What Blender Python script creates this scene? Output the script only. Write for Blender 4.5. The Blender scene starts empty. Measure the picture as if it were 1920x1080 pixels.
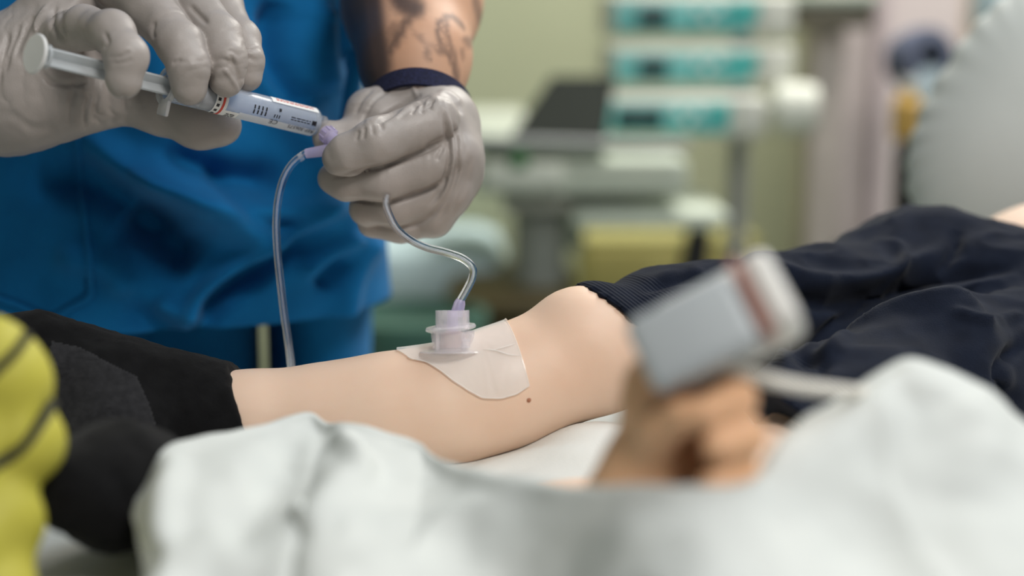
import bpy, bmesh, math, random
import numpy as np
from mathutils import Vector, Matrix

random.seed(4); np.random.seed(4)
scene = bpy.context.scene
COL = scene.collection

# ------------------------------------------------------------------ camera
FPX = 50.0 / 36.0 * 1920.0
PITCH = math.radians(10.0)
CAM = np.array([0.0, 0.0, 1.12])
FWD = np.array([0.0, math.cos(PITCH), -math.sin(PITCH)])
UPV = np.array([0.0, math.sin(PITCH), math.cos(PITCH)])
RGT = np.array([1.0, 0.0, 0.0])
cd = bpy.data.cameras.new('camera'); cam = bpy.data.objects.new('camera', cd); COL.objects.link(cam)
cam.location = CAM; cam.rotation_euler = (math.pi / 2 - PITCH, 0, 0)
cd.lens = 50; cd.sensor_width = 36; cd.clip_start = 0.02
cd.dof.use_dof = True; cd.dof.focus_distance = 0.78; cd.dof.aperture_fstop = 2.4
scene.camera = cam

# ------------------------------------------------------------------ world, lights, exposure
w = bpy.data.worlds.new('room_ambience'); scene.world = w; w.use_nodes = True
w.node_tree.nodes['Background'].inputs[0].default_value = (0.86, 0.92, 0.94, 1)
w.node_tree.nodes['Background'].inputs[1].default_value = 0.15

def area(name, loc, target, sx, sy, power, color):
    l = bpy.data.lights.new(name, 'AREA'); l.shape = 'RECTANGLE'; l.size = sx; l.size_y = sy
    l.energy = power; l.color = color
    o = bpy.data.objects.new(name, l); COL.objects.link(o)
    o.location = loc
    o.rotation_euler = (Vector(target) - Vector(loc)).to_track_quat('-Z', 'Y').to_euler()
    return o
area('ceiling_panel_light', (0.65, -0.4, 2.3), (0.0, 0.85, 1.0), 0.5, 0.5, 20, (1.0, 0.96, 0.92))
area('ceiling_panel_light_room', (0.9, 2.6, 2.6), (0.9, 2.9, 0.5), 1.2, 1.2, 66, (1.0, 0.97, 0.90))
area('ceiling_panel_light_bed', (0.9, 0.9, 2.55), (0.3, 0.85, 0.9), 0.9, 0.9, 14, (0.88, 0.95, 1.0))
vs = scene.view_settings
vs.view_transform = 'Standard'; vs.look = 'None'; vs.gamma = 1.0; vs.use_curve_mapping = False
vs.exposure = 0.14
scene.cycles.use_denoising = True
scene.cycles.max_bounces = 10; scene.cycles.transparent_max_bounces = 16
scene.cycles.transmission_bounces = 10

# ------------------------------------------------------------------ helpers
def P(px, py, d):
    return CAM + d * (FWD + (px - 960.0) / FPX * RGT + (540.0 - py) / FPX * UPV)
def R(rpx, d):
    return rpx * d / FPX
def proj(v):
    q = v - CAM
    d = q @ FWD
    return 960 + FPX * (q @ RGT) / d, 540 - FPX * (q @ UPV) / d, d
def lin(c):
    c = c / 255.0
    return c / 12.92 if c <= 0.04045 else ((c + 0.055) / 1.055) ** 2.4
def rgb(r, g, b):
    return (lin(r), lin(g), lin(b), 1.0)

def mat(name, col, rough=0.5, col2=None, scale=30.0, spec=0.5, bump=0.0, bscale=200.0, metal=0.0,
        trans=0.0, ior=1.45, sss=0.0, sheen=0.0, alpha=1.0, stretch=(1, 1, 1), emit=0.0, coat=0.0):
    m = bpy.data.materials.new(name); m.use_nodes = True
    nt = m.node_tree; b = nt.nodes['Principled BSDF']
    b.inputs['Roughness'].default_value = rough
    b.inputs['Specular IOR Level'].default_value = spec
    b.inputs['Metallic'].default_value = metal
    b.inputs['IOR'].default_value = ior
    b.inputs['Transmission Weight'].default_value = trans
    b.inputs['Alpha'].default_value = alpha
    b.inputs['Coat Weight'].default_value = coat
    if sss:
        b.inputs['Subsurface Weight'].default_value = sss
        b.inputs['Subsurface Radius'].default_value = (1.0, 0.45, 0.25)
        b.inputs['Subsurface Scale'].default_value = 0.006
    if sheen:
        b.inputs['Sheen Weight'].default_value = sheen
        b.inputs['Sheen Roughness'].default_value = 0.5
    if emit:
        b.inputs['Emission Color'].default_value = col; b.inputs['Emission Strength'].default_value = emit
    tc = nt.nodes.new('ShaderNodeTexCoord'); mp = nt.nodes.new('ShaderNodeMapping')
    mp.inputs['Scale'].default_value = stretch
    nt.links.new(tc.outputs['Object'], mp.inputs[0])
    nz = nt.nodes.new('ShaderNodeTexNoise'); nz.inputs['Scale'].default_value = scale; nz.inputs['Detail'].default_value = 4
    nt.links.new(mp.outputs[0], nz.inputs['Vector'])
    rp = nt.nodes.new('ShaderNodeValToRGB')
    c2 = col2 if col2 else tuple(min(1, x * 0.86) for x in col[:3]) + (1,)
    rp.color_ramp.elements[0].color = c2; rp.color_ramp.elements[1].color = col
    rp.color_ramp.elements[0].position = 0.3; rp.color_ramp.elements[1].position = 0.7
    nt.links.new(nz.outputs[0], rp.inputs[0]); nt.links.new(rp.outputs[0], b.inputs['Base Color'])
    if bump:
        n2 = nt.nodes.new('ShaderNodeTexNoise'); n2.inputs['Scale'].default_value = bscale; n2.inputs['Detail'].default_value = 3
        nt.links.new(mp.outputs[0], n2.inputs['Vector'])
        bp = nt.nodes.new('ShaderNodeBump'); bp.inputs['Strength'].default_value = bump; bp.inputs['Distance'].default_value = 0.001
        nt.links.new(n2.outputs[0], bp.inputs['Height']); nt.links.new(bp.outputs[0], b.inputs['Normal'])
    return m

# -- value noise in numpy
def _hash(i, j, k, s):
    h = (i.astype(np.int64) * 374761393 + j.astype(np.int64) * 668265263 + k.astype(np.int64) * 2147483647 + s * 974634777) & 0xffffffff
    h = ((h ^ (h >> 13)) * 1274126177) & 0xffffffff
    return ((h ^ (h >> 16)) & 0xffff) / 32767.5 - 1.0
def vnoise(p, s=0):
    p = np.asarray(p, dtype=np.float64)
    f = np.floor(p); t = p - f; t = t * t * t * (t * (t * 6 - 15) + 10)
    i, j, k = f[:, 0], f[:, 1], f[:, 2]
    r = 0
    for a in (0, 1):
        for b in (0, 1):
            for c in (0, 1):
                wgt = (t[:, 0] if a else 1 - t[:, 0]) * (t[:, 1] if b else 1 - t[:, 1]) * (t[:, 2] if c else 1 - t[:, 2])
                r = r + wgt * _hash(i + a, j + b, k + c, s)
    return r
def fbm(p, s=0, octv=3):
    r = 0; a = 1.0
    for o in range(octv):
        r = r + a * vnoise(p * 2 ** o, s + o * 17); a *= 0.5
    return r

# -- signed distance fields turned into meshes
class SDF:
    def __init__(self, lo, hi, vox):
        self.lo = np.array(lo, float); self.vox = vox
        self.n = np.ceil((np.array(hi) - self.lo) / vox).astype(int) + 1
        self.g = np.full(tuple(self.n), 9.0, np.float32)
    def _block(self, lo, hi):
        a = np.clip(np.floor((lo - self.lo) / self.vox).astype(int), 0, self.n - 1)
        b = np.clip(np.ceil((hi - self.lo) / self.vox).astype(int) + 1, 1, self.n)
        if np.any(b <= a): return None
        sl = tuple(slice(a[i], b[i]) for i in range(3))
        ax = [(self.lo[i] + self.vox * np.arange(a[i], b[i])).astype(np.float32) for i in range(3)]
        return sl, ax
    def _merge(self, sl, d, k):
        g = self.g[sl]
        if k <= 0: self.g[sl] = np.minimum(g, d); return
        h = np.maximum(k - np.abs(g - d), 0) / k
        self.g[sl] = np.minimum(g, d) - h * h * k * 0.25
    def chain(self, pts, rad, k=0.004, kin=0.003):
        """a chain of tapered capsules, joined smoothly to what is there"""
        pts = [np.array(p, float) for p in pts]
        m = max(rad) + max(k, kin) + 3 * self.vox
        blk = self._block(np.min(pts, 0) - m, np.max(pts, 0) + m)
        if blk is None: return
        sl, (X, Y, Z) = blk
        X = X[:, None, None]; Y = Y[None, :, None]; Z = Z[None, None, :]
        tot = None
        for i in range(max(1, len(pts) - 1)):
            a = pts[i]; b = pts[min(i + 1, len(pts) - 1)]; r1 = rad[i]; r2 = rad[min(i + 1, len(pts) - 1)]
            ba = b - a; L2 = float(ba @ ba) + 1e-12
            t = np.clip(((X - a[0]) * ba[0] + (Y - a[1]) * ba[1] + (Z - a[2]) * ba[2]) / L2, 0, 1)
            d = np.sqrt((X - a[0] - t * ba[0]) ** 2 + (Y - a[1] - t * ba[1]) ** 2 + (Z - a[2] - t * ba[2]) ** 2) - (r1 + t * (r2 - r1))
            if tot is None: tot = d
            else:
                h = np.maximum(kin - np.abs(tot - d), 0) / kin
                tot = np.minimum(tot, d) - h * h * kin * 0.25
        self._merge(sl, tot.astype(np.float32), k)
    def ell(self, c, r, k=0.004, rot=None):
        c = np.array(c, float); r = np.array(r, float); m = max(r) + k + 3 * self.vox
        blk = self._block(c - m, c + m)
        if blk is None: return
        sl, (X, Y, Z) = blk
        q = [X[:, None, None] - c[0], Y[None, :, None] - c[1], Z[None, None, :] - c[2]]
        if rot is not None:
            q = [rot[0][i] * q[0] + rot[1][i] * q[1] + rot[2][i] * q[2] for i in range(3)]
        k0 = np.sqrt((q[0] / r[0]) ** 2 + (q[1] / r[1]) ** 2 + (q[2] / r[2]) ** 2)
        k1 = np.sqrt((q[0] / r[0] ** 2) ** 2 + (q[1] / r[1] ** 2) ** 2 + (q[2] / r[2] ** 2) ** 2) + 1e-9
        self._merge(sl, (k0 * (k0 - 1) / k1).astype(np.float32), k)
    def cut_plane(self, p, n):
        """keep the side the normal points away from"""
        n = np.array(n, float); n = n / np.linalg.norm(n); p = np.array(p, float)
        ax = [(self.lo[i] + self.vox * np.arange(self.n[i])) for i in range(3)]
        d = (ax[0] - p[0])[:, None, None] * n[0] + (ax[1] - p[1])[None, :, None] * n[1] + (ax[2] - p[2])[None, None, :] * n[2]
        self.g = np.maximum(self.g, d.astype(np.float32))
    def at(self, q):
        q = (np.asarray(q) - self.lo) / self.vox
        q = np.clip(q, 0, self.n - 1.001); i = np.floor(q).astype(int); t = q - i
        r = 0
        for a in (0, 1):
            for b in (0, 1):
                for c in (0, 1):
                    wgt = (t[..., 0] if a else 1 - t[..., 0]) * (t[..., 1] if b else 1 - t[..., 1]) * (t[..., 2] if c else 1 - t[..., 2])
                    r = r + wgt * self.g[i[..., 0] + a, i[..., 1] + b, i[..., 2] + c]
        return r
    def mesh(self, smooth=1):
        g = np.pad(self.g, 1, constant_values=9.0); lo = self.lo - self.vox
        s = g < 0
        nx, ny, nz = g.shape
        cnt = np.zeros((nx - 1, ny - 1, nz - 1), np.uint8)
        for a in (0, 1):
            for b in (0, 1):
                for c in (0, 1):
                    cnt += s[a:nx - 1 + a, b:ny - 1 + b, c:nz - 1 + c]
        cells = np.argwhere((cnt > 0) & (cnt < 8))
        idx = np.full(cnt.shape, -1, np.int32); idx[tuple(cells.T)] = np.arange(len(cells))
        corner = {}
        for a in (0, 1):
            for b in (0, 1):
                for c in (0, 1):
                    corner[a, b, c] = g[cells[:, 0] + a, cells[:, 1] + b, cells[:, 2] + c].astype(np.float64)
        acc = np.zeros((len(cells), 3)); num = np.zeros(len(cells))
        keys = list(corner)
        for ka in keys:
            for ax in range(3):
                if ka[ax] == 1: continue
                kb = tuple(1 if i == ax else ka[i] for i in range(3))
                va, vb = corner[ka], corner[kb]
                cr = (va < 0) != (vb < 0)
                va2 = np.clip(va, -3 * self.vox, 3 * self.vox); vb2 = np.clip(vb, -3 * self.vox, 3 * self.vox)
                t = np.where(cr, va2 / np.where(cr, va2 - vb2, 1), 0)
                for i in range(3):
                    acc[:, i] += np.where(cr, ka[i] + (t if i == ax else 0), 0)
                num += cr
        V = (cells + acc / num[:, None]) * self.vox + lo
        F = []
        def quads(e, sa, off):
            e1 = e[sa]
            q = [idx[tuple((e1 - o).T)] for o in off]
            return np.stack(q, 1)
        for ax in range(3):
            sl0 = [slice(1, -1)] * 3; sl1 = [slice(1, -1)] * 3
            A = s[1:-1, 1:-1, 1:-1]
            sh = [slice(1, -1)] * 3; sh[ax] = slice(2, None)
            B = s[tuple(sh)]
            o1 = [0, 0, 0]; o1[(ax + 1) % 3] = 1; o2 = [0, 0, 0]; o2[(ax + 2) % 3] = 1
            o1 = np.array(o1); o2 = np.array(o2)
            for cond, flip in ((A & ~B, False), (~A & B, True)):
                e = np.argwhere(cond) + 1
                if not len(e): continue
                q = np.stack([idx[tuple((e - o1 - o2).T)], idx[tuple((e - o2).T)], idx[tuple(e.T)], idx[tuple((e - o1).T)]], 1)
                if flip: q = q[:, ::-1]
                F.append(q)
        F = np.concatenate(F); F = F[(F >= 0).all(1)]
        V = lap(V, F, smooth)
        return V, F

def edges_of(F):
    k = F.shape[1]
    E = np.concatenate([np.stack([F[:, i], F[:, (i + 1) % k]], 1) for i in range(k)])
    return E
def lap(V, F, n, lam=0.5):
    if not n: return V
    E = edges_of(F); cnt = np.bincount(E[:, 0], minlength=len(V)) + np.bincount(E[:, 1], minlength=len(V))
    for it in range(n):
        for l in (lam, -lam * 0.95):
            S = np.zeros_like(V)
            for i in range(3):
                S[:, i] = np.bincount(E[:, 0], V[E[:, 1], i], len(V)) + np.bincount(E[:, 1], V[E[:, 0], i], len(V))
            V = V + l * (S / np.maximum(cnt, 1)[:, None] - V)
    return V
def vnormals(V, F):
    n = np.cross(V[F[:, 2]] - V[F[:, 0]], V[F[:, 3 if F.shape[1] > 3 else 1]] - V[F[:, 1 if F.shape[1] > 3 else 0]])
    N = np.zeros_like(V)
    for j in range(F.shape[1]):
        for i in range(3):
            N[:, i] += np.bincount(F[:, j], n[:, i], len(V))
    return N / (np.linalg.norm(N, axis=1)[:, None] + 1e-12)
def seg_dist(x, y, pl):
    """pixel distance to a polyline, and the parameter along it"""
    best = np.full(len(x), 1e9); bt = np.zeros(len(x)); n = len(pl) - 1
    for i in range(n):
        (ax_, ay), (bx, by) = pl[i][:2], pl[i + 1][:2]
        dx, dy = bx - ax_, by - ay; L = dx * dx + dy * dy + 1e-9
        t = np.clip(((x - ax_) * dx + (y - ay) * dy) / L, 0, 1)
        d = np.hypot(x - ax_ - t * dx, y - ay - t * dy)
        u = d < best; best[u] = d[u]; bt[u] = (i + t[u]) / n
    return best, bt
def smooth_pl(pl, n=6):
    pl = np.array(pl, float); out = []
    for i in range(len(pl) - 1):
        p0, p1, p2, p3 = pl[max(i - 1, 0)], pl[i], pl[i + 1], pl[min(i + 2, len(pl) - 1)]
        for t in np.arange(n) / n:
            out.append(0.5 * ((2 * p1) + (-p0 + p2) * t + (2 * p0 - 5 * p1 + 4 * p2 - p3) * t * t + (-p0 + 3 * p1 - 3 * p2 + p3) * t ** 3))
    out.append(pl[-1])
    return np.array(out)
def sculpt(V, F, strokes):
    """raise (+) or sink (-) soft strokes on the side that faces the camera; real relief in metres"""
    N = vnormals(V, F)
    x, y, d = proj(V)
    vd = CAM - V; vd /= np.linalg.norm(vd, axis=1)[:, None]
    face = np.clip((N * vd).sum(1) * 2.0 + 0.3, 0, 1)
    D = np.zeros(len(V))
    for pl, wid, amp in strokes:
        pl = smooth_pl(pl)
        bb = (x > pl[:, 0].min() - 3 * wid) & (x < pl[:, 0].max() + 3 * wid) & (y > pl[:, 1].min() - 3 * wid) & (y < pl[:, 1].max() + 3 * wid)
        ii = np.nonzero(bb)[0]
        if not len(ii): continue
        ds, t = seg_dist(x[ii], y[ii], pl)
        end = np.clip(np.minimum(t, 1 - t) * 5, 0, 1) * 0.85 + 0.15
        D[ii] += amp * np.exp(-(ds / wid) ** 2) * end
    return V + N * (D * face)[:, None]

def np_mesh(name, V, F, m, parent=None, smooth=True, mats=None, fm=None):
    me = bpy.data.meshes.new(name)
    F = np.asarray(F); k = F.shape[1]
    me.vertices.add(len(V)); me.vertices.foreach_set('co', np.asarray(V, np.float32).ravel())
    me.loops.add(F.size); me.loops.foreach_set('vertex_index', F.astype(np.int32).ravel())
    me.polygons.add(len(F)); me.polygons.foreach_set('loop_start', np.arange(len(F), dtype=np.int32) * k)
    me.polygons.foreach_set('loop_total', np.full(len(F), k, np.int32))
    me.polygons.foreach_set('use_smooth', np.full(len(F), smooth, bool))
    me.update(calc_edges=True); me.validate()
    return link(name, me, m, parent)
def link(name, me, m, parent=None):
    o = bpy.data.objects.new(name, me)
    if m is not None: me.materials.append(m)
    COL.objects.link(o)
    if parent is not None: put(o, parent)
    return o
def put(o, parent):
    o.parent = parent
    mw = Matrix.Identity(4); q = parent
    while q is not None:
        mw = q.matrix_parent_inverse @ q.matrix_basis @ Matrix.Identity(4) if q.parent is None else q.matrix_parent_inverse @ q.matrix_basis
        break
    # parents are either roots or parts already in world coordinates
    if parent.parent is None: o.matrix_parent_inverse = Matrix.Translation(parent.location).inverted()
    return o
def tag(o, label, cat, group=None, kind=None):
    if label: o['label'] = label
    if cat: o['category'] = cat
    if group: o['group'] = group
    if kind: o['kind'] = kind
    return o
def thing(name, loc, label, cat, group=None):
    o = bpy.data.objects.new(name, None); COL.objects.link(o); o.location = tuple(loc); o.empty_display_size = 0.02
    return tag(o, label, cat, group)

class MB:
    """collects solid shapes into one mesh (world coordinates)"""
    def __init__(self): self.bm = bmesh.new()
    def box(self, c, s, bev=0.0, rot=None, seg=2):
        t = bmesh.new(); bmesh.ops.create_cube(t, size=1.0)
        bmesh.ops.scale(t, vec=Vector(s), verts=t.verts)
        if bev: bmesh.ops.bevel(t, geom=t.edges[:], offset=bev, segments=seg, affect='EDGES', profile=0.5)
        M = Matrix.Translation(Vector(c)) @ (rot.to_4x4() if rot is not None else Matrix.Identity(4))
        bmesh.ops.transform(t, matrix=M, verts=t.verts); self._add(t); return self
    def _add(self, t):
        me = bpy.data.meshes.new('t'); t.to_mesh(me); t.free(); self.bm.from_mesh(me); bpy.data.meshes.remove(me)
    def tube(self, pts, r, n=12, caps=True):
        pts = [np.array(p, float) for p in pts]; rr = r if hasattr(r, '__len__') else [r] * len(pts)
        prev = None; rings = []
        for i, p in enumerate(pts):
            tn = pts[min(i + 1, len(pts) - 1)] - pts[max(i - 1, 0)]; tn /= np.linalg.norm(tn) + 1e-12
            if prev is None:
                a = np.cross(tn, [0, 0, 1.0]); a = a if np.linalg.norm(a) > 1e-3 else np.cross(tn, [1.0, 0, 0])
            else: a = prev - tn * (prev @ tn)
            a /= np.linalg.norm(a); prev = a; b = np.cross(tn, a)
            rings.append([self.bm.verts.new(p + rr[i] * (math.cos(q) * a + math.sin(q) * b)) for q in np.arange(n) * 2 * math.pi / n])
        for i in range(len(rings) - 1):
            for j in range(n):
                self.bm.faces.new((rings[i][j], rings[i][(j + 1) % n], rings[i + 1][(j + 1) % n], rings[i + 1][j])).smooth = True
        if caps:
            self.bm.faces.new(rings[0][::-1]); self.bm.faces.new(rings[-1])
        return self
    def lathe(self, prof, M, n=40, close=False):
        """profile of (radius, height) turned about local z; M is a 4x4 Matrix"""
        rings = []
        for r, h in prof:
            if r < 1e-6: rings.append([self.bm.verts.new(M @ Vector((0, 0, h)))])
            else: rings.append([self.bm.verts.new(M @ Vector((r * math.cos(q), r * math.sin(q), h))) for q in np.arange(n) * 2 * math.pi / n])
        if close: rings.append(rings[0])
        for a, b in zip(rings[:-1], rings[1:]):
            for j in range(n):
                j2 = (j + 1) % n
                if len(a) == 1 and len(b) == 1: continue
                if len(a) == 1: f = (a[0], b[j2], b[j])
                elif len(b) == 1: f = (a[j], a[j2], b[0])
                else: f = (a[j], a[j2], b[j2], b[j])
                try: self.bm.faces.new(f).smooth = True
                except ValueError: pass
        return self
    def build(self, name, m, parent=None, sharp=True):
        bmesh.ops.recalc_face_normals(self.bm, faces=self.bm.faces)
        me = bpy.data.meshes.new(name)
        for f in self.bm.faces: f.smooth = True
        if sharp:
            for e in self.bm.edges:
                if len(e.link_faces) == 2 and e.calc_face_angle(0) > 0.6: e.smooth = False
        self.bm.to_mesh(me); self.bm.free()
        return link(name, me, m, parent)
def frame(o, z, x):
    z = Vector(z).normalized(); x = Vector(x); x = (x - z * x.dot(z)).normalized(); y = z.cross(x)
    M = Matrix((x, y, z)).transposed().to_4x4(); M.translation = Vector(o); return M
def yaw(a): return Matrix.Rotation(math.radians(a), 3, 'Z')
def grid_faces(nu, nv, wrap=False):
    i = np.arange(nu - (0 if wrap else 1)); j = np.arange(nv - 1)
    I, J = np.meshgrid(i, j, indexing='ij'); I = I.ravel(); J = J.ravel(); I2 = (I + 1) % nu
    return np.stack([I * nv + J, I2 * nv + J, I2 * nv + J + 1, I * nv + J + 1], 1)
def interp(x, tab):
    t = np.array(tab, float)
    return np.interp(x, t[:, 0], t[:, 1])

# ------------------------------------------------------------------ materials
M_glove = mat('grey_nitrile', rgb(164, 156, 151), 0.42, rgb(156, 149, 144), 60, spec=0.35, bump=0.12, bscale=900)
M_scrub = mat('blue_scrub_cloth', rgb(16, 106, 162), 0.85, rgb(13, 96, 150), 40, spec=0.15, bump=0.25, bscale=1500, sheen=0.05)
M_navy = mat('navy_jersey', rgb(24, 30, 44), 0.9, rgb(18, 23, 35), 60, spec=0.1, bump=0.4, bscale=1400, sheen=0.05)
M_rib = mat('navy_rib', rgb(28, 36, 56), 0.9, rgb(22, 28, 46), 60, spec=0.12, bump=0.3, bscale=1400, sheen=0.12)
M_sock = mat('black_sock_knit', rgb(22, 22, 23), 0.95, rgb(15, 15, 16), 90, spec=0.1, bump=0.4, bscale=1100, sheen=0.06)
M_sockg = mat('charcoal_sock_knit', rgb(48, 48, 50), 0.95, rgb(36, 36, 38), 260, spec=0.1, bump=0.4, bscale=1100, sheen=0.1)
M_sheet = mat('white_linen', rgb(226, 227, 222), 0.85, rgb(216, 218, 214), 8, spec=0.2, bump=0.15, bscale=900)
M_blanket = mat('white_cover', rgb(204, 207, 203), 0.8, rgb(194, 198, 195), 14, spec=0.2, bump=0.15, bscale=500)
M_skin = mat('patient_skin', rgb(230, 202, 180), 0.5, rgb(225, 192, 168), 22, spec=0.35, bump=0.05, bscale=1600, sss=0.2)
M_hand = mat('patient_hand_skin', rgb(206, 152, 110), 0.5, rgb(190, 128, 84), 40, spec=0.35, bump=0.1, bscale=900, sss=0.25)
M_yellow = mat('yellow_vinyl', rgb(184, 177, 76), 0.55, rgb(176, 169, 66), 20, spec=0.3)
M_black = mat('black_plastic', rgb(24, 24, 26), 0.5)
M_strap = mat('dark_strap', rgb(46, 46, 34), 0.8)
M_clear = mat('clear_plastic', rgb(246, 246, 250), 0.06, rgb(240, 240, 246), 50, trans=0.8, ior=1.40, alpha=0.55)
M_frost = mat('milky_plastic', rgb(238, 238, 238), 0.3, rgb(230, 231, 232), 50, trans=0.75, ior=1.3)
M_rod = mat('translucent_rod', rgb(206, 210, 212), 0.35, rgb(198, 203, 206), 50, trans=0.2, ior=1.35, alpha=0.6)
M_lilac = mat('lavender_plastic', rgb(206, 196, 230), 0.15, rgb(196, 186, 222), 50, trans=0.3, ior=1.35, alpha=0.62)
M_ink = mat('black_ink', rgb(28, 28, 34), 0.6)
M_red = mat('red_ink', rgb(205, 72, 58), 0.6)
M_label = mat('white_label', rgb(232, 232, 230), 0.6)
M_clip = mat('grey_oximeter_plastic', rgb(182, 188, 190), 0.5, rgb(175, 181, 184), 30)
M_clipl = mat('pale_oximeter_plastic', rgb(228, 226, 220), 0.5)
M_cable = mat('white_cable', rgb(226, 222, 212), 0.5)
M_pump = mat('pump_casing', rgb(205, 206, 196), 0.5)
M_teal = mat('teal_panel', rgb(38, 168, 162), 0.5, rgb(30, 150, 146), 20)
M_teall = mat('pale_teal_panel', rgb(120, 188, 184), 0.5)
M_screen = mat('dark_display', rgb(20, 32, 36), 0.25)
M_grey = mat('grey_metal', rgb(158, 160, 158), 0.5)
M_cart = mat('cart_casing', rgb(196, 204, 188), 0.55)

# ------------------------------------------------------------------ room
def slab(name, c, s, m, rot=None, bev=0):
    o = MB().box(c, s, bev, rot).build(name, m); o['kind'] = 'structure'; return o
M_wall = mat('sage_wall', rgb(181, 186, 158), 0.8, rgb(176, 181, 152), 3)
M_floor = mat('vinyl_floor', rgb(150, 160, 150), 0.5, rgb(138, 148, 140), 5)
slab('floor', (0.6, 1.9, -0.05), (5.6, 5.0, 0.1), M_floor)
slab('wall_back', (0.6, 3.75, 1.4), (5.6, 0.1, 2.8), M_wall)
slab('wall_left', (-2.15, 1.9, 1.4), (0.1, 5.0, 2.8), M_wall)
slab('baseboard_back', (0.6, 3.69, 0.06), (5.5, 0.02, 0.12), M_cart)
M_pink = mat('pinkish_panel', rgb(206, 194, 191), 0.7, rgb(198, 186, 184), 4)

# ------------------------------------------------------------------ bed
BA = 20.0                                   # the bed runs off to the back right
bax = np.array([math.cos(math.radians(BA)), math.sin(math.radians(BA)), 0]); bay = np.array([-bax[1], bax[0], 0])
BO = np.array([0.35, 0.80, 0.0]); BZ = 0.885
def bed(u, v, z): return BO + u * bax + v * bay + np.array([0, 0, z])
t = thing('hospital_bed', bed(0, 0, 0), 'hospital bed with a white mattress under the patient', 'bed')
MB().box(bed(0, 0, BZ - 0.085), (1.95, 0.68, 0.15), 0.035, yaw(BA), 3).build('mattress', M_sheet, t)
MB().box(bed(0, 0, BZ - 0.20), (1.9, 0.66, 0.07), 0.01, yaw(BA)).build('bed_frame', M_grey, t)
for u in (-0.75, 0.75):
    for v in (-0.28, 0.28):
        MB().tube([bed(u, v, 0.0), bed(u, v, BZ - 0.23)], 0.025).build('leg', M_grey, t)
# fitted sheet
nu, nv = 420, 170
U, Vv = np.meshgrid(np.linspace(-0.985, 0.985, nu), np.linspace(-0.352, 0.352, nv), indexing='ij')
pts = BO + U.ravel()[:, None] * bax + Vv.ravel()[:, None] * bay
nz = fbm(np.stack([U.ravel() * 9, Vv.ravel() * 9 + U.ravel() * 3, np.zeros(U.size)], 1), 3, 3)
edge = np.maximum(np.abs(U.ravel()) - 0.955, 0) * 1.0 + np.maximum(np.abs(Vv.ravel()) - 0.325, 0)
pts[:, 2] = BZ + 0.004 + 0.004 * (1 - np.abs(nz)) - 3.5 * edge
x, y, d = proj(pts)
pts[:, 2] += 0.022 * np.exp(-((x - 1130) / 150) ** 2) * np.exp(-((pts[:, 1] - 0.745) / 0.035) ** 2)
F = grid_faces(nu, nv)
pts = sculpt(pts, F, [([(820, 870), (960, 835), (1130, 790)], 9, 0.002), ([(880, 880), (1000, 850), (1100, 840)], 8, 0.0025),
                      ([(900, 905), (1000, 872), (1090, 868)], 7, -0.002)])
tag(np_mesh('bed_sheet', pts, F, M_sheet), 'white creased bed sheet under the bare leg', 'sheet')

# ------------------------------------------------------------------ patient
K = {}
pat = thing('person', bed(0.1, 0.0, BZ), 'person lying on the bed in navy trousers and black socks', 'person')
legc = [(90, 700, .765, 60), (190, 735, .77, 64), (330, 785, .775, 78), (480, 792, .778, 84), (620, 782, .78, 88), (740, 770, .78, 96),
        (860, 757, .78, 98), (960, 722, .782, 98), (1030, 690, .785, 100)]
LEG = [P(a, b, c) for a, b, c, r in legc]; LEGR = [R(r, c) for a, b, c, r in legc]
S = SDF((-0.40, 0.42, 0.865), (0.86, 1.36, 1.26), 0.0027)
S.chain(LEG, LEGR, 0.004, 0.02)
S.chain([P(1040, 690, .786), P(1110, 668, .79), P(1180, 650, .80)], [R(100, .786), R(106, .79), R(108, .80)], 0.012, 0.01)
S.ell(P(1093, 650, .787), (R(118, .787), R(108, .787), R(115, .787)), 0.005)
S.chain([P(1180, 650, .80), P(1450, 610, .87), P(1740, 570, .95)], [R(92, .8), .026, .033], 0.01, 0.02)
# pelvis, belly, chest, neck, head
S.chain([P(1740, 600, .95), P(1880, 660, .90)], [.036, .036], 0.02)
S.ell(P(1995, 634, 1.02), (.10, .10, .10), 0.02)
S.ell(P(2250, 560, 1.12), (.13, .11, .09), 0.05)
S.chain([P(2380, 500, 1.17), P(2480, 460, 1.21)], [.04, .04], 0.03)
S.ell(P(2620, 420, 1.26), (.085, .075, .09), 0.015)
S.ell(P(2600, 350, 1.20), (.014, .014, .012), 0.01)
S.chain([P(2570, 360, 1.21), P(2585, 355, 1.215)], [.008, .008], 0.008)
# near leg (under the cover) and foot
S.chain([P(1880, 700, .88), P(1620, 800, .77), P(1300, 975, .64)], [.036, .032, .022], 0.02, 0.02)
S.chain([P(1300, 975, .64), P(800, 985, .645), P(500, 975, .665), P(300, 955, .65)], [.022, .017, .014, .014], 0.01, 0.02)
S.chain([P(300, 925, .64), P(230, 930, .61), P(180, 925, .595)], [.016, .014, .010], 0.008, 0.01)
# near arm lying by the body under the cover, wrist bent up
S.chain([P(2330, 640, 1.02), P(2350, 950, .80), P(1950, 1150, .60)], [.036, .03, .024], 0.03, 0.02)
S.chain([P(1950, 1150, .60), P(1500, 1130, .54), P(1270, 1010, .515)], [.024, .020, .018], 0.01, 0.02)
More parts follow.
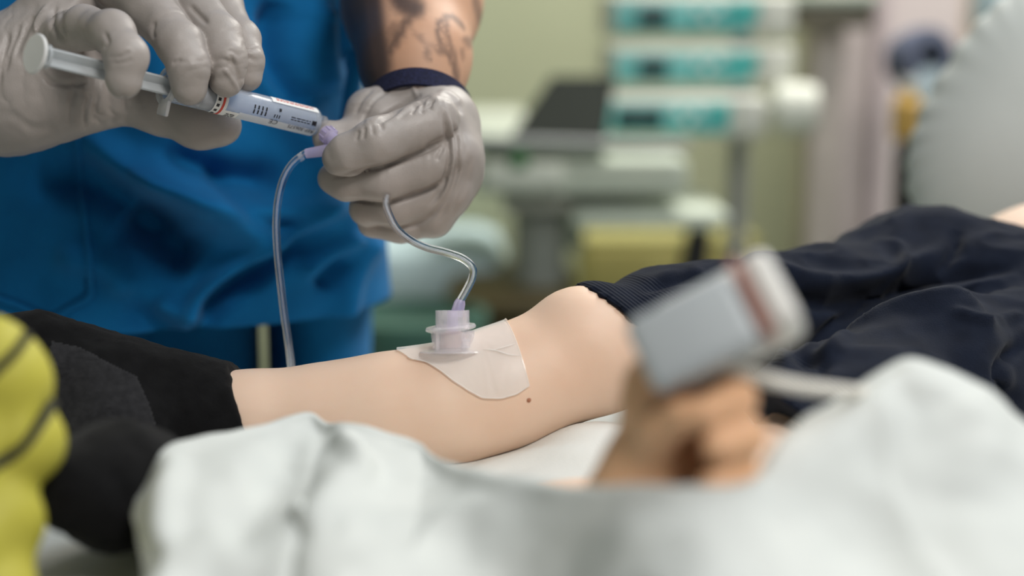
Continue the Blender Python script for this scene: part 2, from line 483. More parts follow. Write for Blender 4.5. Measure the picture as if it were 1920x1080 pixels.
# raised hand: palm then curled fingers
def hp(a, b, c, r): return P(a, b, c), R(r, c)
def hchain(l, k, kin=0.004):
    a = [hp(*q) for q in l]; S.chain([q[0] for q in a], [q[1] for q in a], k, kin)
hchain([(1150, 985, .512, 80), (1200, 900, .512, 70)], 0.01)
hchain([(1195, 985, .515, 100), (1222, 870, .512, 76), (1228, 770, .510, 58), (1215, 715, .508, 46)], 0.012)
hchain([(1260, 985, .525, 96), (1290, 870, .524, 84), (1290, 770, .520, 66)], 0.012)
hchain([(1225, 760, .506, 56), (1265, 690, .500, 46), (1330, 640, .494, 38), (1410, 590, .492, 33)], 0.006)       # finger in the clip
hchain([(1290, 735, .515, 44), (1362, 735, .500, 38), (1382, 748, .490, 36), (1340, 765, .482, 32)], 0.002)
hchain([(1290, 808, .518, 44), (1375, 806, .500, 38), (1398, 820, .488, 36), (1345, 838, .480, 32)], 0.0015)
hchain([(1290, 880, .520, 42), (1365, 876, .503, 37), (1386, 890, .491, 35), (1335, 908, .484, 31)], 0.0015)
hchain([(1215, 880, .506, 50), (1240, 810, .492, 38), (1280, 780, .482, 30), (1320, 775, .476, 25)], 0.004)
Vb, Fb = S.mesh(2)
SB = S
# colour: hand region a little ruddier, set per face on the body
o = np_mesh('body', Vb, Fb, M_skin, pat)
nt = M_skin.node_tree; b = nt.nodes['Principled BSDF']; base = b.inputs['Base Color'].links[0].from_socket
geo = nt.nodes.new('ShaderNodeNewGeometry'); sep = nt.nodes.new('ShaderNodeSeparateXYZ'); nt.links.new(geo.outputs['Position'], sep.inputs[0])
mr = nt.nodes.new('ShaderNodeMapRange'); mr.inputs[1].default_value = 0.56; mr.inputs[2].default_value = 0.54; mr.clamp = True
nt.links.new(sep.outputs['Y'], mr.inputs[0])
mx = nt.nodes.new('ShaderNodeMixRGB'); nt.links.new(mr.outputs[0], mx.inputs[0]); nt.links.new(base, mx.inputs[1])
mx.inputs[2].default_value = rgb(222, 176, 138); nt.links.new(mx.outputs[0], b.inputs['Base Color'])

def march(px, py, sdf, d0=0.3, d1=1.3):
    """first point on a body seen through a pixel"""
    ds = np.arange(d0, d1, 0.0006); q = np.array([P(px, py, d) for d in ds]); v = sdf.at(q)
    i = np.argmax(v < 0)
    return q[i] if v[i] < 0 else None
# mole
hit = march(991, 750, SB, 0.7, 0.85)
MB().lathe([(0, .0006), (.0008, .0005), (.0013, .0001), (.0014, -.0005)], frame(hit, CAM - hit, (0, 0, 1)), 14).build('mole', mat('mole', rgb(160, 106, 78), 0.6), pat)

# socks
def sock(name, pts, rad, cutp, cutn, lo, hi, vox=0.0022, extra=()):
    s = SDF(lo, hi, vox); s.chain(pts, rad, 0.004, 0.02)
    for e in extra: s.chain(*e)
    s.cut_plane(cutp, cutn)
    V, F = s.mesh(1)
    N = vnormals(V, F)
    V = V + N * (0.0012 * fbm(V * 60, 5, 2) + 0.0004 * vnoise(V * 300, 6))[:, None]
    return s, np_mesh(name, V, F, M_sock, pat)
fs = [P(a, b, c) for a, b, c, r in legc[:5]]; fr = [R(r, c) + 0.0016 for a, b, c, r in legc[:5]]
fs = [P(-60, 660, .74)] + fs; fr = [.022] + fr
cutp = P(463, 740, .778); cn = P(480, 775, .778) - P(450, 708, .778); cn = np.array([cn[2], 0, -cn[0]]); cn = -cn if cn[0] < 0 else cn
cn = cn / np.linalg.norm(cn)
fs[0] = P(-70, 690, .75); fs[1] = P(60, 692, .76); fr[1] = R(92, .76); fs[2] = P(180, 727, .768); fr[2] = R(92, .768); fr[3] = R(108, .775); fs[3] = P(330, 780, .775)
s_far, o_far = sock('sock', fs, fr, cutp, cn, (-0.42, 0.66, 0.86), (-0.10, 0.86, 1.0),
    extra=[([P(210, 735, .755), P(230, 800, .745)], [.026, .026], 0.01)])
o_far['label'] = 'black knitted sock on the far foot with a charcoal heel'
# charcoal heel patch lying on the sock
poly = [(95, 640), (150, 652), (200, 678), (256, 706), (280, 760), (304, 835), (230, 850), (130, 830), (90, 740)]
def inside(px, py, poly):
    c = False; n = len(poly)
    for i in range(n):
        (x1, y1), (x2, y2) = poly[i], poly[(i + 1) % n]
        if (y1 > py) != (y2 > py) and px < (x2 - x1) * (py - y1) / (y2 - y1) + x1: c = not c
    return c
def patch(name, poly, sdf, m, parent, step=5, off=0.0012, d0=0.6, d1=0.9, nrm=None):
    xs = np.array([p[0] for p in poly]); ys = np.array([p[1] for p in poly])
    gx = np.arange(xs.min(), xs.max() + step, step); gy = np.arange(ys.min(), ys.max() + step, step)
    ds = np.arange(d0, d1, 0.0008); idx = {}; V = []; F = []
    for i, a in enumerate(gx):
        for j, bb in enumerate(gy):
            q = CAM + ds[:, None] * (FWD + (a - 960) / FPX * RGT + (540 - bb) / FPX * UPV)
            v = sdf.at(q); k = np.argmax(v < off)
            if v[k] < off: idx[i, j] = len(V); V.append(q[k])
    for i in range(len(gx) - 1):
        for j in range(len(gy) - 1):
            c = [(i, j), (i, j + 1), (i + 1, j + 1), (i + 1, j)]
            if all(q in idx for q in c) and inside(gx[i] + step / 2, gy[j] + step / 2, poly): F.append([idx[q] for q in c])
    V = lap(np.array(V), np.array(F), 2)
    o = np_mesh(name, V, np.array(F), m, parent)
    s = o.modifiers.new('thick', 'SOLIDIFY'); s.thickness = 0.0008; s.offset = 0
    return o
o = patch('heel_patch', poly, s_far, M_sockg, o_far, 3, 0.002); o['label'] = 'charcoal heel of the sock'
ns = [P(420, 965, .668), P(330, 948, .652), P(262, 915, .632), P(208, 910, .61), P(150, 918, .59)]
s_near, o_near = sock('sock', ns, [.018, .019, .021, .0225, .018], P(410, 900, .63), (1, 0, 0), (-0.24, 0.52, 0.86), (-0.08, 0.70, 1.0),
    extra=[([P(215, 968, .600), P(250, 905, .615)], [.013, .018], 0.01)])
o_near['label'] = 'black sock on the near foot beside the white cover'

# trousers
T = SDF((0.0, 0.60, 0.87), (0.52, 1.22, 1.11), 0.0024)
T.chain([P(1060, 668, .79), P(1118, 660, .793), P(1165, 654, .80), P(1240, 635, .815), P(1450, 605, .87), P(1740, 565, .95)], [R(112, .79), R(128, .793), R(108, .80), R(128, .815), .041, .056], 0.004, 0.010)
T.chain([P(1740, 575, .95), P(1880, 650, .92)], [.062, .062], 0.03)
T.ell(P(1740, 545, .96), (.052, .06, .042), 0.02)
T.chain([P(1880, 590, .95), P(1990, 640, .97)], [.052, .07], 0.03)
T.ell(P(1890, 535, .93), (.03, .05, .028), 0.015)
T.chain([P(1960, 690, .87), P(1760, 705, .80), P(1560, 800, .74), P(1250, 925, .66)], [.05, .043, .041, .037], 0.012, 0.02)
hem_p = P(1112, 560, .79); hn = P(1200, 640, .79) - P(1076, 528, .79); hn = np.array([-hn[2], -0.25 * abs(hn[0]), hn[0]]); hn = hn if hn[0] < 0 else -hn; hn[1] = -0.45 * abs(hn[0])
T.cut_plane(hem_p, hn)
T.cut_plane(P(1860, 420, 1.0), (1.0, 0.35, 0.25))
V, F = T.mesh(3)
N = vnormals(V, F)
q = V @ np.array([[0.95, 0.3, 0], [-0.3, 0.95, 0], [0, 0, 1.0]]).T
n1 = 1 - np.abs(fbm(np.stack([q[:, 0] * 14, q[:, 1] * 26, q[:, 2] * 26], 1), 11, 2))
n2 = 1 - np.abs(fbm(np.stack([q[:, 0] * 34, q[:, 1] * 30, q[:, 2] * 40], 1), 12, 2))
hs = -((V - hem_p) @ (hn / np.linalg.norm(hn))); hw = np.clip(hs / 0.04, 0.1, 1)
V = V + N * (hw * (0.006 * (n1 - 0.75) + 0.0022 * (n2 - 0.75)))[:, None]
V = sculpt(V, F, [
    ([(1100, 535), (1140, 575), (1195, 640)], 9, .0016),
    ([(1230, 510), (1330, 500), (1420, 505)], 10, .004), ([(1200, 545), (1290, 520), (1380, 540)], 9, -.004),
    ([(1440, 490), (1520, 525), (1640, 520), (1760, 470)], 12, .006), ([(1450, 540), (1560, 570), (1680, 540), (1750, 500)], 14, -.008),
    ([(1640, 455), (1690, 470), (1680, 520), (1650, 560)], 10, .005), ([(1800, 430), (1770, 500), (1700, 545)], 12, -.006),
    ([(1920, 520), (1830, 540), (1740, 560), (1650, 580), (1560, 650), (1520, 720)], 16, .006),
    ([(1900, 500), (1800, 515), (1700, 545), (1600, 590), (1520, 650)], 12, -.010),
    ([(1920, 590), (1850, 600), (1780, 580)], 10, .004), ([(1920, 640), (1880, 690), (1900, 760)], 14, -.008),
    ([(1480, 660), (1540, 690), (1500, 740)], 14, -.006), ([(1400, 560), (1450, 620), (1480, 700)], 14, .006)])
tr = np_mesh('trousers', V, F, M_navy, pat); tr['label'] = 'navy jersey trousers pulled up above the knee'
# knitted ribs run parallel to the hem: fine relief in the jersey
nt = M_navy.node_tree; b = nt.nodes['Principled BSDF']; hnn = hn / np.linalg.norm(hn)
gp = nt.nodes.new('ShaderNodeNewGeometry'); dt = nt.nodes.new('ShaderNodeVectorMath'); dt.operation = 'DOT_PRODUCT'
nt.links.new(gp.outputs['Position'], dt.inputs[0]); dt.inputs[1].default_value = tuple(-hnn)
off = nt.nodes.new('ShaderNodeMath'); off.operation = 'SUBTRACT'; nt.links.new(dt.outputs['Value'], off.inputs[0]); off.inputs[1].default_value = float(-hnn @ hem_p)
sn = nt.nodes.new('ShaderNodeMath'); sn.operation = 'MULTIPLY'; nt.links.new(off.outputs[0], sn.inputs[0]); sn.inputs[1].default_value = 2 * math.pi / 0.0021
si = nt.nodes.new('ShaderNodeMath'); si.operation = 'SINE'; nt.links.new(sn.outputs[0], si.inputs[0])
mk = nt.nodes.new('ShaderNodeMapRange'); mk.inputs[1].default_value = 0.034; mk.inputs[2].default_value = 0.028; nt.links.new(off.outputs[0], mk.inputs[0])
ml = nt.nodes.new('ShaderNodeMath'); ml.operation = 'MULTIPLY'; nt.links.new(si.outputs[0], ml.inputs[0]); nt.links.new(mk.outputs[0], ml.inputs[1])
bp2 = nt.nodes.new('ShaderNodeBump'); bp2.inputs['Strength'].default_value = 0.4; bp2.inputs['Distance'].default_value = 0.0009
nt.links.new(ml.outputs[0], bp2.inputs['Height']); nt.links.new(b.inputs['Normal'].links[0].from_socket, bp2.inputs['Normal']); nt.links.new(bp2.outputs[0], b.inputs['Normal'])
ax = (P(1450, 605, .87) - P(1135, 655, .795)); ax /= np.linalg.norm(ax)

H = SDF((0.36, 0.85, 0.87), (0.72, 1.36, 1.2), 0.004)
H.ell(P(2010, 642, 1.02), (.106, .106, .106), 0.02); H.ell(P(2250, 560, 1.12), (.137, .117, .098), 0.05)
H.cut_plane(P(2020, 600, 1.04), (-1, -.3, 0)); H.cut_plane(P(2400, 500, 1.17), (1, .2, 0))
Vh, Fh = H.mesh(2); np_mesh('shirt', Vh, Fh, M_navy, pat)

# ------------------------------------------------------------------ film dressing on the shin
a0, a1 = P(640, 780, .78), P(1030, 690, .785)
adir = (a1 - a0) / np.linalg.norm(a1 - a0); up = np.array([0, 0, 1.0]); up = up - adir * (up @ adir); up /= np.linalg.norm(up); side = np.cross(adir, up); side = side if side[1] < 0 else -side
def sphi(px, py):
    h = march(px, py, SB, 0.70, 0.84)
    if h is None: return None
    q = h - a0; s = q @ adir; return s, math.degrees(math.atan2(q @ side, q @ up))
edge_px = [(770, 676), (800, 682), (830, 700), (850, 716), (880, 735), (905, 748), (940, 749), (970, 740), (994, 724)]
fe = [sphi(*e) for e in edge_px]; fe = [e for e in fe if e]
fe = sorted(fe)
s_end = fe[-1][0]; s_sta = sphi(760, 680)[0] - 0.004
ss = np.linspace(s_sta, s_end, 90); NP = 70; V = []
rs = np.arange(0.012, 0.055, 0.00025)
for s_ in ss:
    fm = np.interp(s_, [s_sta] + [e[0] for e in fe], [6.0] + [e[1] for e in fe]); bm_ = -max(10, min(75, fm * 0.95))
    for ph in np.radians(np.linspace(bm_, fm, NP)):
        dr = math.cos(ph) * up + math.sin(ph) * side
        # right edge is slightly slanted
        sl_ = s_ - 0.004 * (1 - abs(math.sin(ph))) * max(0, (s_ - s_sta) / (s_end - s_sta)) ** 3
        q = a0 + sl_ * adir + rs[:, None] * dr
        v = SB.at(q); i = np.argmax(v > 0)
        V.append(q[i] + dr * 0.0012)
V = np.array(V); F = grid_faces(len(ss), NP)
V = lap(V, F, 25)
V = sculpt(V, F, [([(905, 655), (930, 652), (960, 663), (986, 668)], 3, .0018), ([(930, 650), (965, 645), (984, 634)], 3, .0016),
                  ([(900, 640), (940, 632), (985, 618)], 9, .0022), ([(750, 676), (800, 680), (840, 700), (870, 722)], 3, .0007)])
M_film = mat('film_dressing', rgb(254, 253, 250), 0.36, rgb(251, 249, 246), 30, spec=0.7, alpha=0.33)
film = np_mesh('film_dressing', V, F, M_film); tag(film, 'clear film dressing stuck on the shin around the port', 'dressing')
sol = film.modifiers.new('thick', 'SOLIDIFY'); sol.thickness = 0.0003; sol.offset = 1
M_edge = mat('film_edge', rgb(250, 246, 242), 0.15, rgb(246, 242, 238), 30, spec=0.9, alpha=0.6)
MB().tube([V[i * NP + NP - 1] for i in range(8, len(ss))], 0.00028, 6).build('film_edge', M_edge, film)
MB().tube([V[(len(ss) - 1) * NP + j] for j in range(4, NP)], 0.00025, 6).build('film_edge', M_edge, film)
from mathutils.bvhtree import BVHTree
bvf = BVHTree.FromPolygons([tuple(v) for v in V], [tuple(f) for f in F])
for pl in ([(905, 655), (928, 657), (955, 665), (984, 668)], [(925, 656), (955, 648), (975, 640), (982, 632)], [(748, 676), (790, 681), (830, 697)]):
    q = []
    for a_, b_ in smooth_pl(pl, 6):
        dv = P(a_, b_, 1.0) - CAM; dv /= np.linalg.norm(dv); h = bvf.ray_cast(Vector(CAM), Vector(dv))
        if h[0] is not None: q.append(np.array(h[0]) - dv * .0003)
    if len(q) > 4: MB().tube(q, [.0001 + .0003 * math.sin(math.pi * i / (len(q) - 1)) for i in range(len(q))], 6).build('film_highlight', M_edge, film)  # pale thin tubes stand in for highlights along the film's ridges

# ------------------------------------------------------------------ port on the shin
hb = P(849, 657, .766); ht = P(850, 588, .775)
MH = frame(hb, np.array([-0.01, 0.17, 1.0]), (0, -1, 0))
mm = R(1, .778)
hub = thing('infusion_port', hb, 'clear plastic infusion port standing on the shin', 'port')
M_hub = mat('port_plastic', rgb(250, 247, 251), 0.10, rgb(244, 240, 246), 60, trans=0.5, ior=1.42, spec=0.7, alpha=0.46)
M_hub2 = mat('port_tint', rgb(236, 206, 196), 0.3, rgb(228, 190, 178), 60, alpha=0.35)
MB().lathe([(0, -2 * mm), (62 * mm, -3 * mm), (60 * mm, -1 * mm), (44 * mm, 2 * mm), (40 * mm, 3 * mm), (0, 3 * mm)], MH).build('base_disc', M_hub, hub)
MB().lathe([(37 * mm, 2 * mm), (41 * mm, 36 * mm), (36 * mm, 36 * mm), (33 * mm, 2 * mm)], MH, close=True).build('lower_cup', M_hub, hub)
MB().lathe([(41 * mm, 37 * mm), (46 * mm, 39 * mm), (47 * mm, 42 * mm), (45 * mm, 46 * mm), (41 * mm, 47 * mm), (34 * mm, 46 * mm), (34 * mm, 37 * mm)], frame(hb, np.array([-0.09, 0.12, 1.0]), (0, -1, 0)), close=True).build('flange', M_hub, hub)
MB().lathe([(31.5 * mm, 40 * mm), (31.5 * mm, 74 * mm), (27 * mm, 74 * mm), (27 * mm, 40 * mm)], MH, close=True).build('upper_cup', M_hub, hub)
MB().lathe([(0, 6 * mm), (24 * mm, 6 * mm), (21 * mm, 30 * mm), (14 * mm, 36 * mm), (0, 36 * mm)], MH).build('inner_dome', M_hub2, hub)
MB().lathe([(0, 30 * mm), (12 * mm, 30 * mm), (10 * mm, 74 * mm), (0, 74 * mm)], MH, 20).build('inner_stem', M_lilac, hub)
for dx, hh in ((20, 40), (-26, 42)):
    c = MH @ Vector((30 * mm, dx * mm, 18 * mm)); MB().box(c, (7 * mm, 2 * mm, hh * 0.8 * mm), 0.5 * mm).build('rib', M_hub, hub)
c = MH @ Vector((36 * mm, 26 * mm, 14 * mm)); MB().box(c, (14 * mm, 6 * mm, 16 * mm), 1.5 * mm).build('latch', M_hub, hub)

# ------------------------------------------------------------------ tubes
def wiggle(pl, n=8): return [P(*q) for q in smooth_pl(pl, n)]
M_tube = mat('clear_tubing', rgb(244, 246, 250), 0.04, rgb(240, 242, 248), 50, trans=1.0, ior=1.3, alpha=0.62)
ext = thing('extension_tube', hb, 'clear extension tube running from the gloved fist to the port', 'tube')
pl = [(735, 345, .822), (724, 375, .803), (728, 398, .79), (744, 428, .782), (770, 450, .778), (800, 464, .776), (835, 473, .775), (868, 485, .774), (886, 502, .773), (885, 522, .773), (874, 545, .774), (862, 566, .775), (857, 580, .775)]
q = wiggle(pl); 
MB().tube(q, R(7.6, .776), 14).build('tubing', M_tube, ext)
MB().tube(q[3:-4:1], R(2.2, .776), 8).build('fluid_bore', mat('tube_bore', rgb(226, 230, 238), 0.1, alpha=0.35), ext)
MB().tube([P(864, 562, .775), P(862, 568, .775), P(857, 588, .775), P(856, 594, .775)], [R(8.5, .775), R(11, .775), R(12.5, .775), R(12.5, .775)], 18).build('connector_sleeve', M_lilac, ext)
inf = thing('infusion_tube', P(547, 705, .86), 'clear infusion tube hanging in front of the blue tunic', 'tube')
pl = [(582, 284, .818), (566, 292, .816), (545, 311, .814), (530, 340, .812), (521, 378, .812), (518, 420, .814), (520, 470, .82), (526, 530, .828), (533, 590, .836), (541, 645, .842), (547, 700, .848), (548, 740, .85)]
q = wiggle(pl)
MB().tube(q, R(7.2, .815), 14).build('tubing', M_tube, inf)
MB().tube(q[4:], R(2.2, .815), 8).build('fluid_bore', mat('tube_bore_infusion', rgb(210, 218, 232), 0.1, alpha=0.3), inf)
MB().tube([P(568, 292, .816), P(560, 297, .8155)], R(8, .816), 16).build('collar', M_clear, inf)

# ------------------------------------------------------------------ syringe
A = P(63, 100, .715); B = P(592, 230, .826)
Lb = float(np.linalg.norm(B - A)); sz = (B - A) / Lb
MS = frame(A, sz, CAM - A)
def spos(px):          # distance along the syringe seen at a pixel column
    for s_ in np.arange(0, Lb * 1.2, 0.0003):
        if proj((A + sz * s_)[None])[0][0] >= px: return s_
    return Lb
t_fl, t_st, t_lb = spos(312), spos(378), spos(397)
RB = 0.0082
syr = thing('syringe', A, 'prefilled clear syringe with a white label held by the gloved hand', 'syringe')
MB().lathe([(0, 0), (.0098, 0), (.0103, .0006), (.0103, .0015), (.0096, .0022), (0, .0022)], frame(A, sz + 0.22 * FWD, CAM - A), 40).build('plunger_flange', mat('plunger_flange', rgb(236, 236, 234), 0.4, trans=0.15), syr)
m_ = MB()
for an in (45, 135):
    rt = MS.to_3x3() @ Matrix.Rotation(math.radians(an), 3, 'Z')
    m_.box(MS @ Vector((0, 0, t_st / 2)), (.0125, .0016, t_st - .003), 0.0003, rt)
m_.lathe([(0, .006), (.0062, .006), (.0062, .0075), (0, .0075)], MS, 24)
m_.build('plunger_rod', M_rod, syr)
MB().lathe([(0, t_st - .002), (.0072, t_st - .002), (.0074, t_st), (.0068, t_st + .002), (.0074, t_st + .004), (.0074, t_st + .0055), (0, t_st + .008)], MS).build('stopper', mat('rubber_stopper', rgb(52, 52, 56), 0.5), syr)
M_barrel = mat('syringe_barrel', rgb(236, 240, 246), 0.12, rgb(230, 235, 242), 30, trans=0.6, ior=1.18, spec=0.6, alpha=0.55)
MB().lathe([(RB - .0008, t_fl), (RB, t_fl), (RB, Lb - .002), (RB - .0006, Lb - .0008), (RB - .002, Lb), (.0035, Lb + .0006), (.0028, Lb + .001), (RB - .003, Lb - .0012), (RB - .0008, Lb - .0028)], MS, 56, close=True).build('barrel', M_barrel, syr)
MB().lathe([(0, t_st + .0078), (RB - .0012, t_st + .006), (RB - .0012, Lb - .003), (RB - .003, Lb - .0016), (0, Lb - .0012)], MS, 48).build('saline', mat('saline_fluid', rgb(206, 224, 250), 0.02, rgb(200, 220, 248), 10, trans=0.9, ior=1.1, alpha=0.6), syr)
# finger wings
m_ = MB()
for sgn in (1, -1):
    m_.box(MS @ Vector((0, 0, t_fl)) + MS.to_3x3() @ Vector((0.002, sgn * 0.0115, 0)), (.011, .009, .0022), 0.0008, MS.to_3x3())
m_.lathe([(RB - .0008, t_fl - .0011), (RB + .0022, t_fl - .0011), (RB + .0022, t_fl + .0011), (RB - .0008, t_fl + .0011)], MS, 40, close=True)
m_.build('finger_wing', M_frost, syr)
MB().lathe([(0, Lb), (.0034, Lb), (.0034, Lb + .0014), (.0050, Lb + .0016), (.0050, Lb + .0055), (.0042, Lb + .006), (0, Lb + .006)], MS, 28).build('luer_tip', M_clear, syr)

def wrap(z0, z1, al0, al1, rr, name, m, nz_=2, na=10):
    """a strip of print or paper bent round the barrel (al in degrees, 0 faces the front)"""
    V = []; 
    for z in np.linspace(z0, z1, nz_):
        for al in np.radians(np.linspace(al0, al1, na)):
            V.append(MS @ Vector((rr * math.cos(al), rr * math.sin(al), z)))
    o = np_mesh(name, np.array(V), grid_faces(nz_, na), m, syr)
    return o
# sense of angle: local +y should point up in the picture
ysign = 1 if (MS.to_3x3() @ Vector((0, 1, 0))).z > 0 else -1
def al(deg): return ysign * deg
band = wrap(t_lb - .0012, t_lb + .0062, al(-150), al(150), RB + .0002, 'label_band', M_label, 2, 40)
wrap(t_lb + .0030, t_lb + .0044, al(-140), al(140), RB + .00035, 'red_stripe', M_red, 2, 40)
for a_ in range(-120, 121, 24):
    wrap(t_lb - .0002, t_lb + .0016, al(a_ - 6), al(a_ + 6), RB + .00035, 'black_mark', M_ink, 2, 3)
wrap(t_lb + .0060, t_lb + .0150, al(-95), al(-38), RB + .0002, 'label_tab', M_label, 2, 12)
wrap(t_lb + .0150, Lb - .003, al(-100), al(-32), RB + .00012, 'white_print_strip', mat('white_print', rgb(226, 228, 230), 0.5, alpha=0.75), 2, 14)
wrap(Lb - .034, Lb - .003, al(44), al(80), RB + .0002, 'label_strip', M_label, 2, 12)
def btext(s, z0, al0, size, m, flip=True):
    cu = bpy.data.curves.new('txt', 'FONT'); cu.body = s; cu.size = size; cu.resolution_u = 3
    ob = bpy.data.objects.new('txt', cu); COL.objects.link(ob)
    dg = bpy.context.evaluated_depsgraph_get(); me = bpy.data.meshes.new_from_object(ob.evaluated_get(dg))
    bpy.data.objects.remove(ob); bpy.data.curves.remove(cu)
    rr = RB + .0004
    for v in me.vertices:
        z = z0 - v.co.x; ang = math.radians(al(al0)) - ysign * v.co.y / rr
        if not flip: z = z0 + v.co.x; ang = math.radians(al(al0)) + ysign * v.co.y / rr
        v.co = MS @ Vector((rr * math.cos(ang), rr * math.sin(ang), z))
    me.name = 'print'
    return link('print', me, m, syr)
btext('REF 306575', Lb - .0042, -33, .0036, M_ink)
btext('CE', Lb - .0285, -28, .0046, M_ink)
# lines too small to read
def bars(z0, z1, a0_, n, gap, hgt, m, broken=True):
    for i in range(n):
        z = z0
        while z < z1:
            L = random.uniform(.0012, .0030) if broken else (z1 - z0)
            wrap(z, min(z + L, z1), al(a0_ + i * gap), al(a0_ + i * gap + hgt), RB + .0003, 'print_line', m, 2, 2); z += L + .0006
bars(Lb - .0215, Lb - .0085, -12, 2, 9, 3.5, M_ink)
wrap(Lb - .0075, Lb - .0045, al(-13), al(4), RB + .0003, 'print_mark', M_ink, 2, 3)
wrap(Lb - .0300, Lb - .0285, al(8), al(20), RB + .0003, 'print_mark', M_ink, 2, 3)
for z in (Lb - .046, Lb - .0435, Lb - .041, Lb - .0385): wrap(z, z + .0009, al(-22), al(-6), RB + .0003, 'print_line', M_ink, 2, 3); wrap(z, z + .0009, al(-3), al(12), RB + .0003, 'print_line', M_ink, 2, 3)
for z in (Lb - .0325, Lb - .031, Lb - .0295): wrap(z, z + .0007, al(-19), al(-6), RB + .0003, 'print_line', M_ink, 2, 3)
bars(Lb - .031, Lb - .006, 56, 2, 9, 4.5, M_red)
bars(t_lb + .0080, t_lb + .0135, -80, 3, 11, 6, M_ink)

# connector held by the fist
tip = P(614, 252, .814)
con = thing('tube_connector', tip, 'lavender tube connector joined to the syringe tip', 'connector')
c2 = P(634, 270, .808)
dr = (c2 - tip) / np.linalg.norm(c2 - tip)
M1 = frame(tip - dr * .002, dr, CAM - tip)
prof = []
m_ = MB().lathe([(0, 0), (.0046, 0), (.0049, .001), (.0049, .0052), (.0040, .0062), (.0038, .011), (0, .011)], M1, 24)
m_.build('luer_nut', M_lilac, con)
for k in range(10):
    an = k * 2 * math.pi / 10
    c = M1 @ Vector((.0050 * math.cos(an), .0050 * math.sin(an), .0030)); MB().box(c, (.0012, .0010, .0044), .0003, M1.to_3x3() @ Matrix.Rotation(an, 3, 'Z')).build('grip_rib', M_lilac, con)
s0, s1 = P(622, 280, .812), P(574, 288, .815)
MB().tube([s0, s0 + (s1 - s0) * .5, s1], [R(12, .818), R(10.5, .818), R(9, .818)], 20).build('tube_sleeve', M_lilac, con)
MB().tube([P(614, 262, .814), P(628, 285, .812)], R(10, .818), 16).build('body', M_lilac, con)

# ------------------------------------------------------------------ the standing person
med = thing('person', (-0.33, 1.06, 0.0), 'person standing in blue scrubs with a tattooed forearm and grey gloves', 'person')
D = SDF((-0.78, 0.74, 0.80), (0.14, 1.32, 1.84), 0.0036)
TC = np.array([-0.325, 1.075, 0])
D.ell((TC[0], TC[1], 1.20), (.17, .10, .30), 0.02); D.ell((TC[0], TC[1], 1.40), (.20, .11, .13), 0.05)
D.chain([(TC[0], TC[1], 1.48), (TC[0], TC[1] - .01, 1.58)], [.06, .055], 0.04)
D.ell((TC[0], TC[1] - .02, 1.70), (.078, .095, .115), 0.02); D.ell((TC[0], TC[1] - .118, 1.69), (.013, .016, .02), 0.012)
for s_ in (-1, 1): D.ell((TC[0] + s_ * .079, TC[1] - .01, 1.69), (.012, .022, .03), 0.008)
shL = (TC[0] + .20, TC[1], 1.46); shR = (TC[0] - .20, TC[1], 1.46)
elb = P(765, -190, 1.02)
D.chain([shL, elb, P(776, 0, .93), P(782, 110, .885), P(780, 200, .868)], [.055, .046, R(118, .93), R(90, .885), R(66, .868)], 0.03, 0.02)
D.chain([P(735, 20, .935), P(745, 130, .885)], [R(75, .93), R(50, .885)], 0.02, 0.02)
elbA = P(-520, 60, 1.0)
D.chain([shR, elbA, P(-160, 160, .86), P(-20, 165, .825)], [.055, .045, .034, .030], 0.03, 0.02)
V, F = D.mesh(3)
M_ink_skin = mat('tattooed_skin', rgb(208, 166, 138), 0.5, rgb(198, 154, 126), 20, spec=0.35, sss=0.15)
body = np_mesh('body', V, F, M_ink_skin, med)
# tattoo: per-vertex ink mask on the fore-arm, drawn as strokes
def ink_mask(V):
    x, y, d = proj(V); m = np.zeros(len(V))
    def st(pl, w_, a):
        nonlocal m
        ds, t_ = seg_dist(x, y, smooth_pl(pl)); m = np.maximum(m, a * np.exp(-(ds / w_) ** 4))
    st([(660, -60), (672, 60), (690, 170)], 44, 0.95); st([(690, -60), (700, 40), (712, 120), (700, 170)], 24, 0.9)
    st([(735, -60), (752, 0), (778, 15)], 22, 0.85); st([(800, -50), (772, 20), (745, 70), (722, 110)], 10, 0.7)
    st([(740, 45), (725, 80)], 8, 0.45); st([(890, -60), (892, 0), (902, 40)], 8, 0.5)
    st([(868, 50), (850, 32), (830, 34), (820, 52), (826, 80), (842, 105), (852, 130), (858, 160)], 5, 0.62)
    st([(838, 38), (840, 70), (852, 105), (858, 140)], 5, 0.5); st([(780, 62), (800, 80), (820, 95), (838, 100)], 4, 0.5)
    st([(838, 98), (812, 92), (800, 100), (808, 112)], 4, 0.5); st([(866, 95), (868, 105)], 5, 0.4); st([(875, 75), (880, 80)], 9, 0.55)
    st([(895, 150), (872, 175)], 8, 0.7)
    return np.where((d < 1.2) & (V[:, 0] > -.12), m, 0)
def add_ink(o, mask, base_mat, colr):
    at = o.data.attributes.new('ink', 'FLOAT', 'POINT'); at.data.foreach_set('value', mask.astype(np.float32))
    nt = base_mat.node_tree; b = nt.nodes['Principled BSDF']; base = b.inputs['Base Color'].links[0].from_socket
    an = nt.nodes.new('ShaderNodeAttribute'); an.attribute_name = 'ink'
    mx = nt.nodes.new('ShaderNodeMixRGB'); nt.links.new(an.outputs['Fac'], mx.inputs[0]); nt.links.new(base, mx.inputs[1])
    mx.inputs[2].default_value = colr; nt.links.new(mx.outputs[0], b.inputs['Base Color'])
add_ink(body, ink_mask(V), M_ink_skin, rgb(38, 40, 48))

